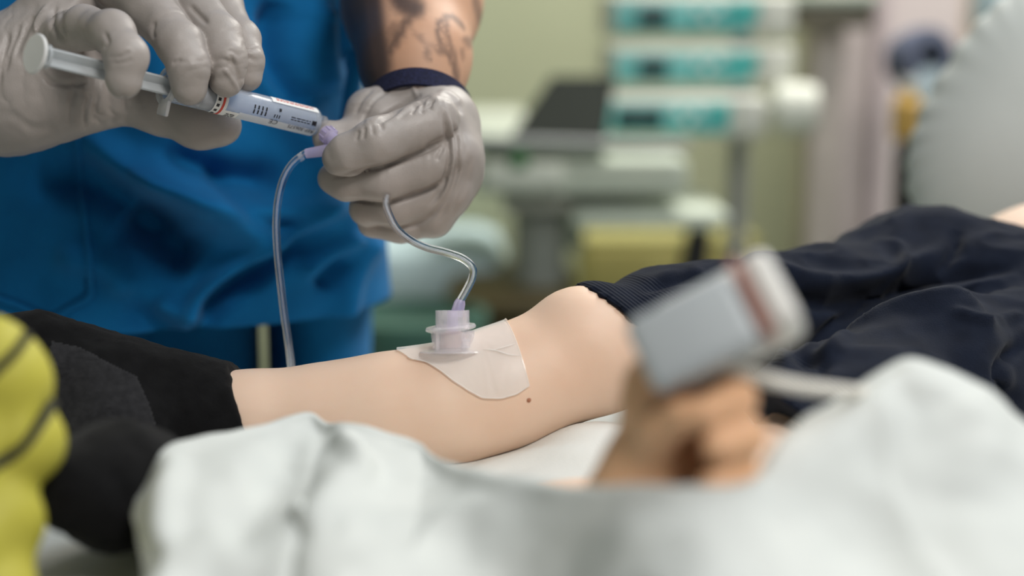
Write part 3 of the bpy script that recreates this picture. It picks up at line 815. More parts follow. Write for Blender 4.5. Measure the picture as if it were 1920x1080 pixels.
# tunic: an elliptical tube of cloth with folds
def cloth_tube(name, zs, cx, cy, rx, ry, strokes, m, nth=420, nz_=260, power=2.4, noise=0.004, th0=0, th1=2 * math.pi):
    th = np.linspace(0, 2 * math.pi, nth, endpoint=False)
    z = np.linspace(zs[0], zs[1], nz_)
    TH, Z = np.meshgrid(th, z, indexing='ij'); TH = TH.ravel(); Z = Z.ravel()
    c, s_ = np.cos(TH), np.sin(TH); e = 2 / power
    X = interp(Z, cx) + interp(Z, rx) * np.sign(c) * np.abs(c) ** e
    Y = interp(Z, cy) + interp(Z, ry) * np.sign(s_) * np.abs(s_) ** e
    V = np.stack([X, Y, Z], 1); F = grid_faces(nth, nz_, True)
    N = vnormals(V, F)
    out = V - np.stack([interp(Z, cx), interp(Z, cy), Z], 1)
    if (N * out).sum() < 0: F = F[:, ::-1]; N = -N
    V = V + N * (noise * fbm(np.stack([V[:, 0] * 7, V[:, 1] * 7, V[:, 2] * 9], 1), 21, 3))[:, None]
    V = sculpt(V, F, [(p_, w_, a_ * 2.0) for p_, w_, a_ in strokes])
    return V, F
TX = -0.315
strk = [
    ([(690, 470), (610, 400), (560, 300), (540, 180), (560, 40)], 50, .010),
    ([(240, 330), (330, 360), (420, 420), (540, 470)], 36, .014), ([(230, 400), (300, 450), (370, 500)], 40, -.018),
    ([(60, 330), (160, 340), (260, 380), (340, 440)], 40, -.012),
    ([(150, 250), (260, 330), (380, 380), (520, 400), (600, 370)], 30, .012), ([(300, 290), (420, 330), (520, 340)], 30, -.010),
    ([(345, 630), (370, 560), (440, 500), (530, 440), (610, 375)], 16, .010), ([(370, 630), (410, 560), (480, 505), (570, 440)], 22, -.011),
    ([(290, 560), (340, 590), (400, 600)], 20, .006), ([(230, 570), (300, 620), (380, 640)], 26, -.006),
    ([(560, 520), (600, 480), (650, 440)], 18, .006), ([(600, 540), (640, 480)], 16, -.006), ([(640, 620), (655, 520), (690, 440)], 22, .006),
    ([(600, 0), (590, 90), (610, 180)], 30, .008), ([(520, 0), (500, 120), (560, 230)], 26, -.010), ([(640, 0), (650, 120)], 14, -.006),
    ([(470, 30), (480, 120), (540, 260), (620, 330)], 18, .007), ([(100, 480), (200, 500), (240, 560)], 30, .006),
    ([(400, 300), (450, 400), (560, 430)], 18, -.006),
]
V, F = cloth_tube('scrub_top', (0.924, 1.47), [(0, TX), (1.5, TX)], [(0, 1.075), (1.5, 1.075)],
    [(.93, .222), (1.0, .218), (1.08, .203), (1.16, .200), (1.40, .205), (1.44, .18), (1.47, .09)], [(.93, .145), (1.0, .14), (1.15, .128), (1.4, .12), (1.47, .07)], strk, M_scrub, power=2.05)
top = np_mesh('scrub_top', V, F, M_scrub, med)
s_ = top.modifiers.new('thick', 'SOLIDIFY'); s_.thickness = 0.002
TV, TF = V, F
# sleeves of the tunic
for sh, el in ((shL, elb), (shR, elbA)):
    sh, el = np.array(sh), np.array(el); q = [sh + (el - sh) * t_ for t_ in np.linspace(-0.15, 0.6, 8)]
    MB().tube(q, list(np.linspace(.07, .062, 8)), 28, caps=False).build('sleeve', M_scrub, top)
from mathutils.bvhtree import BVHTree
bvh = BVHTree.FromPolygons([tuple(v) for v in TV], [tuple(f) for f in TF])
def on_tunic(px, py, lift=0.0):
    dirv = P(px, py, 1.0) - CAM; dirv /= np.linalg.norm(dirv)
    h = bvh.ray_cast(Vector(CAM), Vector(dirv))
    return None if h[0] is None else np.array(h[0]) - dirv * lift
# pocket edge: raised seam with stitches
seam = smooth_pl([(-40, 548), (30, 572), (95, 597), (130, 580), (168, 557), (170, 520), (160, 420), (150, 330), (144, 250), (140, 200)], 8)
q = [on_tunic(a_, b_, 0.001) for a_, b_ in seam]; q = [v for v in q if v is not None]
MB().tube(q, 0.0022, 8).build('pocket_seam', M_scrub, top)
m_ = MB()
sp = smooth_pl([(-40, 538), (30, 561), (93, 585), (128, 568), (158, 550), (160, 520)], 14)
for i in range(0, len(sp) - 1, 2):
    a_, b_ = on_tunic(*sp[i], 0.0006), on_tunic(*(sp[i] * .4 + sp[i + 1] * .6), 0.0006)
    if a_ is not None and b_ is not None: m_.tube([a_, b_], 0.0005, 5)
o = m_.build('pocket_stitching', mat('dark_blue_thread', rgb(8, 50, 96), 0.8), top); o['kind'] = 'stuff'
# side vent tab
q1, q2 = P(667, 96, .975), P(640, 205, .985)
m_ = MB()
m_.box(P(664, 112, .972), (.011, .006, .014), .002, Matrix.Rotation(.2, 3, 'Y'))
m_.tube([P(668, 98, .972), P(664, 140, .973), P(655, 190, .975), P(648, 250, .978)], [.005, .0055, .005, .005], 10)
m_.build('side_vent', M_scrub, top)
# hem roll
# trousers
def leg_tube(cx_, cy_, rx_, ry_):
    return cloth_tube('leg', (0.06, 1.02), [(0, cx_), (1.0, cx_)], [(0, cy_), (1.0, cy_)], [(0, rx_ * .8), (.9, rx_), (1.02, rx_)], [(0, ry_ * .8), (.9, ry_), (1.02, ry_)], [], M_scrub, 90, 120, 2.1, .004)
V1, F1 = leg_tube(-.304, 1.075, .106, .105); V2, F2 = leg_tube(-.154, 1.12, .039, .085)
o = np_mesh('scrub_trousers', np.concatenate([V1, V2]), np.concatenate([F1, F2 + len(V1)]), M_scrub, med)
for s_ in (-1, 1):
    MB().box((-.22 + s_ * .08, 1.06, .04), (.09, .26, .08), .03).build('shoe', M_label, med)

# ------------------------------------------------------------------ gloves
def glove(prims, joints, strokes, lo, hi, vox, cut=None, wr=0.0):
    g = SDF(lo, hi, vox)
    for l, k, kin in prims:
        a_ = [hp(*q) for q in l]; g.chain([q[0] for q in a_], [q[1] for q in a_], k, kin)
    if cut is not None: g.cut_plane(*cut)
    V, F = g.mesh(1)
    N = vnormals(V, F)
    D_ = 0.0004 * fbm(V * 90, 31, 2)
    for (a_, b_, rad, amp, lam) in joints:       # wrinkles gathered across a joint
        a3, b3 = P(*a_), P(*b_); ax_ = b3 - a3; ax_ /= np.linalg.norm(ax_); c_ = (a3 + b3) / 2
        q = V - c_; s_ = q @ ax_; ww = np.exp(-(np.linalg.norm(q, axis=1) / rad) ** 2)
        ph = 2 * math.pi * s_ / lam + 2.2 * vnoise(V * 110, 41) + 1.2 * vnoise(V * 240, 42)
        D_ += amp * ww * (np.abs(np.sin(ph * 0.5)) ** 0.7 - 0.6) * (0.7 + 0.6 * vnoise(V * 70, 43))
    V = V + N * D_[:, None]
    V = sculpt(V, F, strokes)
    return g, V, F
B_prims = [
    ([(735, 208, .866, 46), (812, 210, .866, 46)], 0.01, 0.01),
    ([(765, 208, .850, 46), (715, 226, .844, 44)], 0.01, 0.01),
    ([(815, 204, .866, 48), (838, 225, .846, 52), (850, 288, .826, 48)], 0.012, 0.01),
    ([(780, 212, .862, 46), (818, 222, .824, 45)], 0.012, 0.01),
    ([(830, 220, .860, 50), (852, 300, .840, 46), (842, 352, .832, 46)], 0.012, 0.01),
    ([(830, 250, .862, 50), (850, 330, .852, 46), (812, 402, .842, 44)], 0.012, 0.01),
    ([(760, 240, .862, 55), (770, 330, .850, 60), (770, 380, .848, 50)], 0.012, 0.01),
    ([(748, 212, .862, 46), (692, 212, .850, 44)], 0.012, 0.01),
    ([(692, 212, .850, 42), (668, 262, .838, 34), (616, 256, .832, 31)], 0.004, 0.006),
    ([(812, 402, .846, 42), (752, 414, .843, 38), (702, 414, .846, 33)], 0.001, 0.006),
    ([(842, 352, .834, 44), (738, 385, .831, 39), (688, 391, .835, 34)], 0.0008, 0.006),
    ([(850, 290, .824, 45), (716, 335, .816, 42), (652, 339, .819, 35), (624, 334, .822, 29)], 0.0006, 0.006),
    ([(818, 224, .816, 46), (705, 267, .799, 42), (652, 290, .800, 36), (634, 298, .802, 30)], 0.0006, 0.006),
]
B_joint = [((720, 235, .79), (680, 250, .79), .009, .0003, .0055), ((830, 200, .81), (800, 210, .81), .012, .0008, .006),
           ((845, 285, .80), (810, 290, .80), .011, .0008, .006), ((740, 330, .8), (700, 330, .8), .008, .0003, .005),
           ((700, 180, .84), (690, 230, .84), .010, .0005, .006), ((800, 165, .86), (805, 200, .85), .014, .0010, .005), ((690, 240, .825), (700, 250, .825), .008, .0008, .005)]
B_strk = [
    ([(828, 205), (838, 250), (842, 300), (832, 345), (805, 385)], 5, -.0022), ([(846, 200), (856, 260), (856, 320), (838, 370), (800, 415)], 5, -.0016),
    ([(860, 215), (874, 270), (870, 330), (845, 385)], 6, -.0012), ([(838, 205), (848, 255), (849, 310), (836, 355)], 4, .0014),
    ([(790, 175), (760, 190), (735, 212), (700, 235)], 6, -.0022), ([(805, 178), (775, 200), (745, 222)], 5, -.0014), ([(815, 186), (795, 205)], 3, -.0016),
    ([(826, 180), (850, 188), (868, 215)], 4, -.0014), ([(820, 172), (845, 176), (866, 195)], 4, .0012),
    ([(700, 165), (680, 185), (665, 215)], 4, -.0010), ([(735, 165), (700, 190), (678, 232)], 4, -.0012), ([(835, 258), (815, 266), (800, 276)], 4, -.0010),
    ([(838, 264), (826, 285), (818, 302)], 4, -.0010), ([(742, 150), (770, 160), (780, 178)], 4, .0010), ([(672, 244), (668, 264)], 3.5, -.0008), ([(684, 238), (681, 262)], 3.5, -.0009), ([(697, 232), (700, 254)], 3.5, -.0008),
    ([(713, 226), (718, 244)], 3.5, -.0008), ([(625, 332), (680, 320), (740, 305), (800, 282), (828, 268)], 4, -.002), ([(650, 372), (720, 380), (790, 362), (832, 340)], 4, -.002), ([(700, 424), (770, 425), (822, 398)], 4, -.0014),
    ([(780, 195), (772, 215)], 3, -.0012), ([(795, 190), (790, 212)], 3, -.0012), ([(808, 188), (806, 206)], 3, -.0012), ([(865, 300), (850, 360), (820, 420)], 5, -.0012), ([(885, 290), (872, 350), (845, 405)], 5, -.001),
]
gB, V, F = glove(B_prims, B_joint, B_strk, (-0.145, 0.755, 0.985), (0.0, 0.93, 1.16), 0.0009, None)
# open the cuff along an arc behind the wrist
Vx, Vy, Vd = proj(V)
gB_o = np_mesh('glove', V, F, M_glove, med); gB_o['label'] = 'grey glove on the fist holding the connector'
# the cuff
def cuff(c0, c1, r0, r1, flat, name, waves=7):
    ax_ = (c1 - c0) / np.linalg.norm(c1 - c0); e1 = np.array([1.0, 0, 0]); e1 = e1 - ax_ * (e1 @ ax_); e1 /= np.linalg.norm(e1); e2 = np.cross(ax_, e1)
    nu_, nv_ = 96, 24; V = []
    for i in range(nu_):
        th = 2 * math.pi * i / nu_
        for j in range(nv_):
            t_ = j / (nv_ - 1); r_ = r0 + (r1 - r0) * t_; f_ = 1 + 0.03 * t_ * math.sin(waves * th + 4 * t_)
            V.append(c0 + (c1 - c0) * t_ + r_ * f_ * (math.cos(th) * e1 + flat * math.sin(th) * e2))
    V = np.array(V); F = grid_faces(nu_, nv_, True); o = np_mesh(name, V, F, M_glove, None)
    s_ = o.modifiers.new('thick', 'SOLIDIFY'); s_.thickness = 0.0008
    return o
# woven band on the wrist
tl = math.radians(25); ax_ = math.cos(tl) * UPV + math.sin(tl) * FWD
Mw = frame(P(786, 229, .872), ax_, (1, 0, 0)); rw = R(94, .876)
nn = 64; V = []
for i in range(nn):
    th = 2 * math.pi * i / nn
    for r_, h_ in ((1.0, 0), (1.06, 0.0), (1.06, 1), (1.0, 1)):
        V.append(Mw @ Vector((rw * r_ * math.cos(th), rw * r_ * 1.30 * math.sin(th), .0115 * h_)))
V = np.array([list(v) for v in V]); F = np.concatenate([grid_faces(nn, 4, True), np.array([[i * 4 + 3, ((i + 1) % nn) * 4 + 3, ((i + 1) % nn) * 4, i * 4] for i in range(nn)])])
o = np_mesh('wristband', V, F, mat('woven_navy', rgb(30, 34, 68), 0.9, rgb(16, 18, 40), 700, bump=0.6, bscale=900), med, False); o['label'] = 'woven navy wristband'

A_prims = [
    ([(-60, 165, .835, 108), (0, 165, .825, 112), (50, 150, .822, 100)], 0.01, 0.02),
    ([(40, 130, .826, 90), (120, 40, .822, 62), (190, -50, .822, 48)], 0.015, 0.02),
    ([(60, 120, .835, 80), (150, 10, .835, 60), (270, -80, .838, 48)], 0.015, 0.02),
    ([(60, 100, .845, 70), (200, -20, .85, 55), (340, -70, .850, 46)], 0.015, 0.02),
    ([(60, 185, .818, 90), (140, 175, .818, 66), (215, 172, .822, 50)], 0.015, 0.02),
    ([(60, 120, .812, 80), (110, 70, .800, 46)], 0.012, 0.01),
    ([(200, 178, .822, 50), (300, 205, .818, 42), (372, 230, .814, 43), (414, 235, .814, 39)], 0.008, 0.01),
    ([(330, -70, .850, 46), (410, 10, .822, 42), (452, 75, .800, 33), (463, 112, .794, 29), (464, 146, .794, 27)], 0.002, 0.006),
    ([(270, -80, .838, 46), (352, -5, .800, 46), (412, 70, .776, 40), (425, 108, .770, 35), (424, 148, .772, 33)], 0.0015, 0.006),
    ([(185, -55, .822, 46), (285, 20, .786, 46), (338, 85, .762, 41), (354, 125, .757, 36), (354, 163, .760, 34)], 0.0015, 0.006),
    ([(105, 68, .803, 42), (160, 52, .768, 38), (212, 60, .742, 38), (238, 105, .728, 37), (232, 150, .728, 35)], 0.0015, 0.006),
]
A_joint = [((215, 85, .745), (240, 110, .745), .010, .0012, .006), ((90, 30, .80), (140, 60, .79), .018, .0018, .009), ((300, 20, .77), (330, 60, .76), .012, .0008, .008),
           ((335, 110, .745), (345, 130, .745), .010, .0009, .006), ((420, 80, .755), (430, 110, .755), .012, .0016, .006), ((462, 120, .78), (464, 150, .78), .012, .0018, .006),
           ((0, 120, .80), (40, 120, .80), .028, .0014, .010), ((190, 200, .80), (220, 200, .80), .016, .0014, .008), ((130, 190, .80), (160, 190, .80), .018, .0010, .010),
           ((460, 90, .78), (465, 130, .78), .010, .0012, .005)]
A_strk = [
    ([(18, 60), (4, 110), (-4, 170)], 5, -.002), ([(38, 45), (20, 90), (8, 140)], 5, -.0018), ([(64, 28), (44, 65), (28, 110)], 6, -.0018),
    ([(92, 8), (70, 40), (68, 66)], 5, .0018), ([(105, 10), (97, 40), (105, 62), (122, 82)], 5, -.0025), ([(118, 20), (114, 45), (125, 72)], 4, -.0016),
    ([(195, 60), (202, 78), (192, 92)], 4, -.0014), ([(205, 108), (225, 106), (245, 96)], 3, -.0010), ([(208, 118), (228, 118), (250, 112)], 3, -.0008),
    ([(290, 40), (285, 60), (290, 72)], 4, -.0012), ([(322, 118), (340, 112)], 3, -.0010), ([(390, 45), (370, 25), (355, 10)], 5, -.0016),
    ([(170, 178), (160, 205), (158, 232)], 4, -.0016), ([(185, 175), (178, 205), (176, 230)], 4, -.0012), ([(140, 165), (132, 200), (130, 232)], 6, -.0016), ([(232, 180), (234, 210)], 4, -.0016),
    ([(395, 120), (415, 110), (440, 122)], 4, -.0012), ([(400, 150), (420, 130), (445, 165)], 4, .0012), ([(430, 100), (445, 135), (452, 170)], 4, -.0012), ([(75, 130), (100, 155), (140, 158), (165, 150)], 6, -.002),
    ([(20, 210), (60, 240), (110, 240)], 10, -.0010),
]
gA, V, F = glove(A_prims, A_joint, A_strk, (-0.36, 0.68, 1.04), (-0.12, 0.89, 1.19), 0.0010, None)
gA_o = np_mesh('glove', V, F, M_glove, med); gA_o['label'] = 'grey glove gripping the syringe'

# ------------------------------------------------------------------ cover in the foreground
ridge = [(240, 905, .60), (262, 875, .605), (300, 842, .612), (360, 822, .625), (450, 800, .645), (530, 786, .665), (575, 778, .675), (604, 794, .665), (640, 792, .655),
         (710, 806, .648), (780, 824, .64), (805, 848, .622), (860, 876, .592), (960, 898, .553), (1060, 906, .518), (1180, 912, .488), (1300, 914, .470), (1400, 905, .472),
         (1440, 872, .490), (1500, 802, .515), (1600, 742, .535), (1660, 705, .54), (1720, 680, .545), (1790, 698, .55), (1850, 735, .555), (1920, 792, .56), (2050, 880, .57), (2300, 930, .60)]
rg = smooth_pl(ridge, 6)
nu = 330; us = np.linspace(0, len(rg) - 1, nu); rr = np.stack([np.interp(us, np.arange(len(rg)), rg[:, i]) for i in range(3)], 1)
nv = 130; rows = []
ybed = BZ + 0.006
for (px, py, d) in rr:
    top_ = P(px, py, d)
    back = np.array([top_[0] + .004, top_[1] + .045, min(ybed, top_[2] - .004)]); back2 = np.array([top_[0], top_[1] + .02, top_[2] - .014])
    m1 = np.array([top_[0], top_[1] - .018, top_[2] - .004]); 
    zf = min(top_[2] - .014, .955 + .3 * max(0, top_[2] - .975)) + 0.005 * math.sin(px * .011)
    yf = min(top_[1] - .07, 0.47)
    m2 = np.array([top_[0], (m1[1] + yf) / 2, (m1[2] * .5 + zf * .5)])
    m3 = np.array([top_[0], yf, zf]); m4 = np.array([top_[0], yf - .07, zf - .02]); m5 = np.array([top_[0], yf - .13, zf - .08]); m6 = np.array([top_[0], yf - .15, zf - .3])
    c_ = smooth_pl([back, back2, top_, m1, m2, m3, m4, m5, m6], 16)
    kx = float(np.clip((1000 - px) / 740, 0, 1)); dd_ = (c_ - CAM) @ FWD
    c_[:, 0] = c_[:, 0] * (1 - kx) + kx * ((px + 12 - 960) / FPX * np.maximum(dd_, .40))
    tt = np.linspace(0, len(c_) - 1, nv)
    rows.append(np.stack([np.interp(tt, np.arange(len(c_)), c_[:, i]) for i in range(3)], 1))
V = np.concatenate(rows); F = grid_faces(nu, nv)
N = vnormals(V, F)
if N[:, 2].mean() < 0: F = F[:, ::-1]; N = -N
row = np.tile(np.arange(nv), nu); wgt = np.clip((row - 34) / 25.0, 0, 1)
V = V + N * (wgt * (0.010 * (1 - np.abs(fbm(np.stack([V[:, 0] * 11, V[:, 1] * 9, V[:, 2] * 5], 1), 51, 3))) - 0.005) + 0.0015 * fbm(V * 40, 52, 2))[:, None]
V = sculpt(V, F, [([(1440, 900), (1540, 850), (1620, 790), (1700, 730)], 50, .004), ([(1720, 720), (1700, 800), (1620, 900)], 60, -.004), ([(1800, 740), (1850, 820), (1800, 930)], 50, .004),
                  ([(700, 850), (620, 920), (560, 1000)], 30, .005), ([(560, 830), (500, 920), (420, 1020)], 40, -.005), ([(330, 850), (310, 930), (300, 1040)], 30, .005), ([(640, 810), (660, 860), (700, 900)], 18, .006)])
V = lap(V, F, 10)
cv = np_mesh('bed_cover', V, F, M_blanket); tag(cv, 'white crumpled cover bunched in the foreground over the near leg', 'cover')
s_ = cv.modifiers.new('thick', 'SOLIDIFY'); s_.thickness = 0.003; s_.offset = -1

# ------------------------------------------------------------------ pulse oximeter
ox = thing('pulse_oximeter', P(1320, 620, .488), 'grey pulse oximeter clip on the raised fingertip', 'oximeter')
od = P(1425, 565, .487) - P(1235, 660, .492); od /= np.linalg.norm(od)
nrm = CAM - P(1320, 620, .488); nrm /= np.linalg.norm(nrm)
nrm = nrm * 0.80 + np.array([-.30, 0, .62]) * 0.5; nrm -= od * (nrm @ od); nrm /= np.linalg.norm(nrm); bi = np.cross(nrm, od)
Ro = Matrix((Vector(od), Vector(bi), Vector(nrm))).transposed()
oc = P(1334, 618, .490)
def ob(u, v, w_): return oc + u * od + v * bi + w_ * nrm
MB().box(ob(-.006, -.002, .0095), (.040, .028, .011), .004, Ro, 3).build('front_shell', M_clip, ox)
MB().box(ob(.006, .003, -.0085), (.046, .034, .012), .005, Ro, 3).build('rear_shell', M_clipl, ox)
MB().box(ob(.0235, 0, .001), (.011, .029, .024), .004, Ro, 3).build('hinge_end', M_clipl, ox)
MB().box(ob(.0165, 0, .0095), (.0030, .030, .010), .0008, Ro).build('red_window', mat('dusky_red_plastic', rgb(168, 118, 106), 0.5), ox)
q = wiggle([(1352, 672, .487), (1385, 692, .488), (1440, 712, .495), (1510, 726, .505), (1600, 735, .52), (1700, 745, .56), (1800, 760, .60)])
MB().tube(q, [R(16, .49)] * 3 + [R(13, .49)] * (len(q) - 3), 12).build('cable', M_cable, ox)

# ------------------------------------------------------------------ yellow padded thing at the left edge
yl = SDF((-0.38, 0.46, 0.889), (-0.16, 0.66, 1.06), 0.002)
for l, k in (([(-60, 690, .56, 105), (-28, 674, .56, 86)], .008), ([(-60, 740, .56, 125), (10, 718, .56, 88)], .008), ([(-60, 830, .56, 130), (40, 830, .56, 82)], .008),
             ([(-60, 960, .55, 130), (-10, 980, .55, 92)], .008), ([(-60, 1100, .54, 130), (-25, 1120, .54, 95)], .01)):
    a_ = [hp(*q) for q in l]; yl.chain([q[0] for q in a_], [q[1] for q in a_], k, .01)
V, F = yl.mesh(2)
yr = thing('padded_case', P(0, 1000, .56), 'yellow rounded padded case with dark bands at the left edge', 'case')
V = sculpt(V, F, [([(-20, 705), (25, 665), (62, 612)], 9, -.003), ([(-20, 875), (40, 840), (80, 780), (102, 745)], 9, -.003)])
np_mesh('shell', V, F, M_yellow, yr)
bv2 = BVHTree.FromPolygons([tuple(v) for v in V], [tuple(f) for f in F])
for pl in ([(-20, 705), (25, 665), (50, 630), (64, 606)], [(-20, 878), (40, 842), (78, 790), (98, 756)]):
    q = []
    for a_, b_ in smooth_pl(pl, 6):
        dv = P(a_, b_, 1.0) - CAM; dv /= np.linalg.norm(dv); h = bv2.ray_cast(Vector(CAM), Vector(dv))
        if h[0] is not None: q.append(np.array(h[0]) - dv * .0005)
    if len(q) > 3: MB().tube(q, .0024, 8).build('band', M_strap, yr)

# ------------------------------------------------------------------ background: infusion pumps on a stand
PD = 2.35
stand = thing('pump_stand', P(1384, 400, PD + .1), 'grey pole stand carrying the stacked infusion pumps', 'stand')
c = P(1384, 300, PD + .12)
MB().tube([(c[0], c[1], .06), (c[0], c[1], 2.0)], .0165, 16).build('pole', M_grey, stand)
for k in range(5):
    an = k * 2 * math.pi / 5 + .3
    MB().tube([(c[0], c[1], .09), (c[0] + .28 * math.cos(an), c[1] + .28 * math.sin(an), .06)], .014).build('foot', M_grey, stand)
def pump(px0, px1, py0, py1, d, label, disp, tealr, yw):
    c = P((px0 + px1) / 2, (py0 + py1) / 2, d); W = (px1 - px0) * d / FPX; H = (py1 - py0) * d / FPX
    t = thing('infusion_pump', c - np.array([0, 0, H / 2]), label, 'pump', 'stacked infusion pumps')
    r_ = yaw(yw)
    def l(u, v, w_): return Vector(c) + r_ @ Vector((u * W, -v, w_ * H))
    MB().box(l(0, -.07, 0), (W, .15, H * .93), .010, r_, 3).build('casing', M_pump, t)
    MB().box(l(-.10, .006, -.02), (W * .74, .006, H * .66), .002, r_).build('front_panel', M_teall, t)
    MB().box(l(-.335 + .07, .0095, -.04), (W * disp, .004, H * .42), .001, r_).build('display', M_screen, t)
    MB().box(l(-.10, .0095, -.28), (W * .70, .003, H * .10), .001, r_).build('panel_strip', M_teal, t)
    MB().box(l(.21, .0095, .10), (W * tealr, .004, H * .34), .001, r_).build('key_field', M_teal, t)
    for i in range(3):
        for j in range(2):
            MB().box(l(-.03 + i * .055, .0105, -.10 + j * .22), (W * .035, .005, H * .14), .001, r_).build('key', M_clipl if (i + j) % 2 else M_teal, t)
    MB().box(l(.385, .004, 0), (W * .16, .02, H * .82), .006, r_).build('syringe_bracket', M_pump, t)
    return t
pump(1140, 1492, -14, 72, PD, 'infusion pump at the top of the stack with a teal panel', .16, .17, 3)
pump(1140, 1492, 82, 166, PD, 'infusion pump in the middle of the stack with a short dark display', .16, .17, 3)
pump(1122, 1440, 176, 262, PD - .05, 'infusion pump at the bottom of the stack with a long dark display', .28, .12, 3)
dm = thing('pump_drive_head', P(1490, 200, PD - .05), 'white rounded drive head beside the lowest pump', 'drive head')
MB().lathe([(0, 0), (.030, 0), (.040, .008), (.042, .05), (.036, .07), (0, .072)], frame(P(1450, 204, PD - .03), (1, -.15, 0), (0, 0, 1)), 32).build('drum', mat('white_drum', rgb(218, 220, 208), 0.85), dm)
MB().tube([P(1400, 200, PD), P(1455, 204, PD - .03)], .012).build('arm', M_pump, dm)

# cart with a sloping screen
CD = 2.15
cart = thing('equipment_cart', P(1010, 560, CD), 'pale equipment cart on a grey column', 'cart')
def pbox(px0, px1, py0, py1, d, dep, name, m, par, bev=.008, rot=None):
    c = P((px0 + px1) / 2, (py0 + py1) / 2, d) + np.array([0, dep / 2, 0]); return MB().box(c, ((px1 - px0) * d / FPX, dep, (py1 - py0) * d / FPX), bev, rot).build(name, m, par)
pbox(870, 1150, 262, 284, CD, .40, 'tray', M_cart, cart)
pbox(890, 1290, 300, 366, CD + .02, .34, 'drawer_unit', M_cart, cart)
pbox(905, 1060, 305, 360, CD, .02, 'drawer_front', mat('pale_front', rgb(206, 210, 196), 0.5), cart)
pbox(940, 1075, 366, 402, CD + .05, .2, 'column_collar', mat('collar_grey', rgb(172, 172, 162), 0.5), cart, .015)
cc = P(1012, 480, CD + .14)
MB().tube([(cc[0], cc[1], .12), (cc[0], cc[1], P(1012, 395, CD + .14)[2])], R(52, CD), 32).build('column', mat('column_grey', rgb(134, 138, 130), 0.5), cart)
pbox(1070, 1370, 395, 432, CD + .03, .36, 'lower_shelf', M_cart, cart, .015)
MB().box((cc[0], cc[1], .08), (.5, .45, .07), .02).build('base', M_cart, cart)
pbox(1040, 1096, 360, 470, CD + .2, .1, 'side_panel', M_cart, cart)
MB().tube([P(878, 262, CD - .02), P(1290, 275, CD - .02)], .007).build('rail', M_grey, cart)
pbox(955, 992, 288, 318, CD - .01, .02, 'green_tag', mat('green_plastic', rgb(48, 110, 60), 0.5), cart)
scr = thing('monitor', P(1060, 260, CD), 'dark sloping monitor lying on the pale cart', 'monitor')
def slope(poly, d0, d1, thick, name, m, par):
    V = [P(poly[0][0], poly[0][1], d0), P(poly[1][0], poly[1][1], d0), P(poly[2][0], poly[2][1], d1), P(poly[3][0], poly[3][1], d1)]
    n = np.cross(V[1] - V[0], V[3] - V[0]); n /= np.linalg.norm(n); n = n if n[2] > 0 else -n
    V = V + [v - n * thick for v in V]
    F = [(0, 1, 2, 3), (7, 6, 5, 4), (0, 4, 5, 1), (1, 5, 6, 2), (2, 6, 7, 3), (3, 7, 4, 0)]
    return np_mesh(name, np.array(V), np.array(F), m, par, False)
slope([(955, 260), (1134, 260), (1154, 143), (1034, 143)], CD, CD + .16, .012, 'screen', mat('monitor_dark', rgb(34, 38, 34), 0.7, spec=0.1), scr)
slope([(958, 262), (1132, 262), (1151, 148), (1040, 148)], CD + .012, CD + .175, .03, 'monitor_case', M_cart, scr)
wb = thing('worktop', P(890, 240, 2.9), 'pale worktop edge behind the gloved fist', 'worktop')
pbox(700, 985, 222, 262, 2.8, .4, 'slab', mat('worktop_pale', rgb(214, 220, 206), 0.5), wb)
pbox(720, 960, 262, 760, 2.85, .3, 'carcass', M_wall, wb)

# pale blue bin, wooden box, green bottle, yellow box behind the leg
bb = thing('linen_trolley', P(820, 520, 2.4), 'pale blue linen trolley behind the bed', 'trolley')
pbox(640, 945, 468, 590, 2.4, .4, 'bag', mat('pale_blue_cloth', rgb(204, 226, 230), 0.8, rgb(196, 218, 222), 8), bb, .05)
for px in (660, 925): MB().tube([P(px, 560, 2.5), np.array([P(px, 560, 2.5)[0], P(px, 560, 2.5)[1], 0.02])], .012).build('leg', M_grey, bb)
wd = thing('low_table', P(930, 620, 2.3), 'dark brown low table seen behind the shin', 'table')
pbox(830, 1090, 552, 600, 2.2, .35, 'table_top', mat('dark_wood', rgb(98, 86, 50), 0.6, rgb(84, 72, 42), 10), wd, .02)
pbox(830, 1090, 600, 700, 2.25, .3, 'apron', mat('darker_wood', rgb(84, 74, 46), 0.6), wd, .01)
for px in (845, 1075):
    q = P(px, 690, 2.4); MB().box((q[0], q[1], q[2] / 2), (.05, .05, q[2]), .005).build('leg', mat('stool_leg', rgb(84, 74, 46), 0.6), wd)
gb = thing('waste_bin', P(770, 640, 2.25), 'dark green waste bin behind the ankle', 'bin')
q = P(770, 600, 2.1)
MB().lathe([(0, 0), (.09, 0), (.11, q[2]), (.105, q[2]), (0, q[2] - .01)], Matrix.Translation((q[0], q[1], 0)), 32).build('bucket', mat('dark_green_plastic', rgb(64, 100, 88), 0.5), gb)
MB().lathe([(.100, q[2] - .004), (.114, q[2] - .004), (.114, q[2] + .012), (.100, q[2] + .012)], Matrix.Translation((q[0], q[1], 0)), 32, close=True).build('rim', mat('green_rim', rgb(74, 112, 98), 0.5), gb)
yb = thing('storage_box', P(1180, 500, 2.9), 'mustard yellow storage box under the cart shelf', 'box')
pbox(1095, 1420, 462, 640, 2.9, .4, 'box_body', mat('mustard', rgb(182, 172, 108), 0.6, rgb(172, 162, 96), 6), yb, .01)
pbox(1090, 1425, 446, 464, 2.89, .42, 'lid', mat('mustard_lid', rgb(196, 190, 124), 0.6), yb, .008)
ch = thing('black_stand', P(1300, 450, 2.5), 'black stand post in front of the yellow box', 'stand')
MB().tube([P(1312, 430, 2.5), P(1300, 500, 2.5), P(1290, 640, 2.5)], [.022, .026, .03], 14).build('post', M_black, ch)
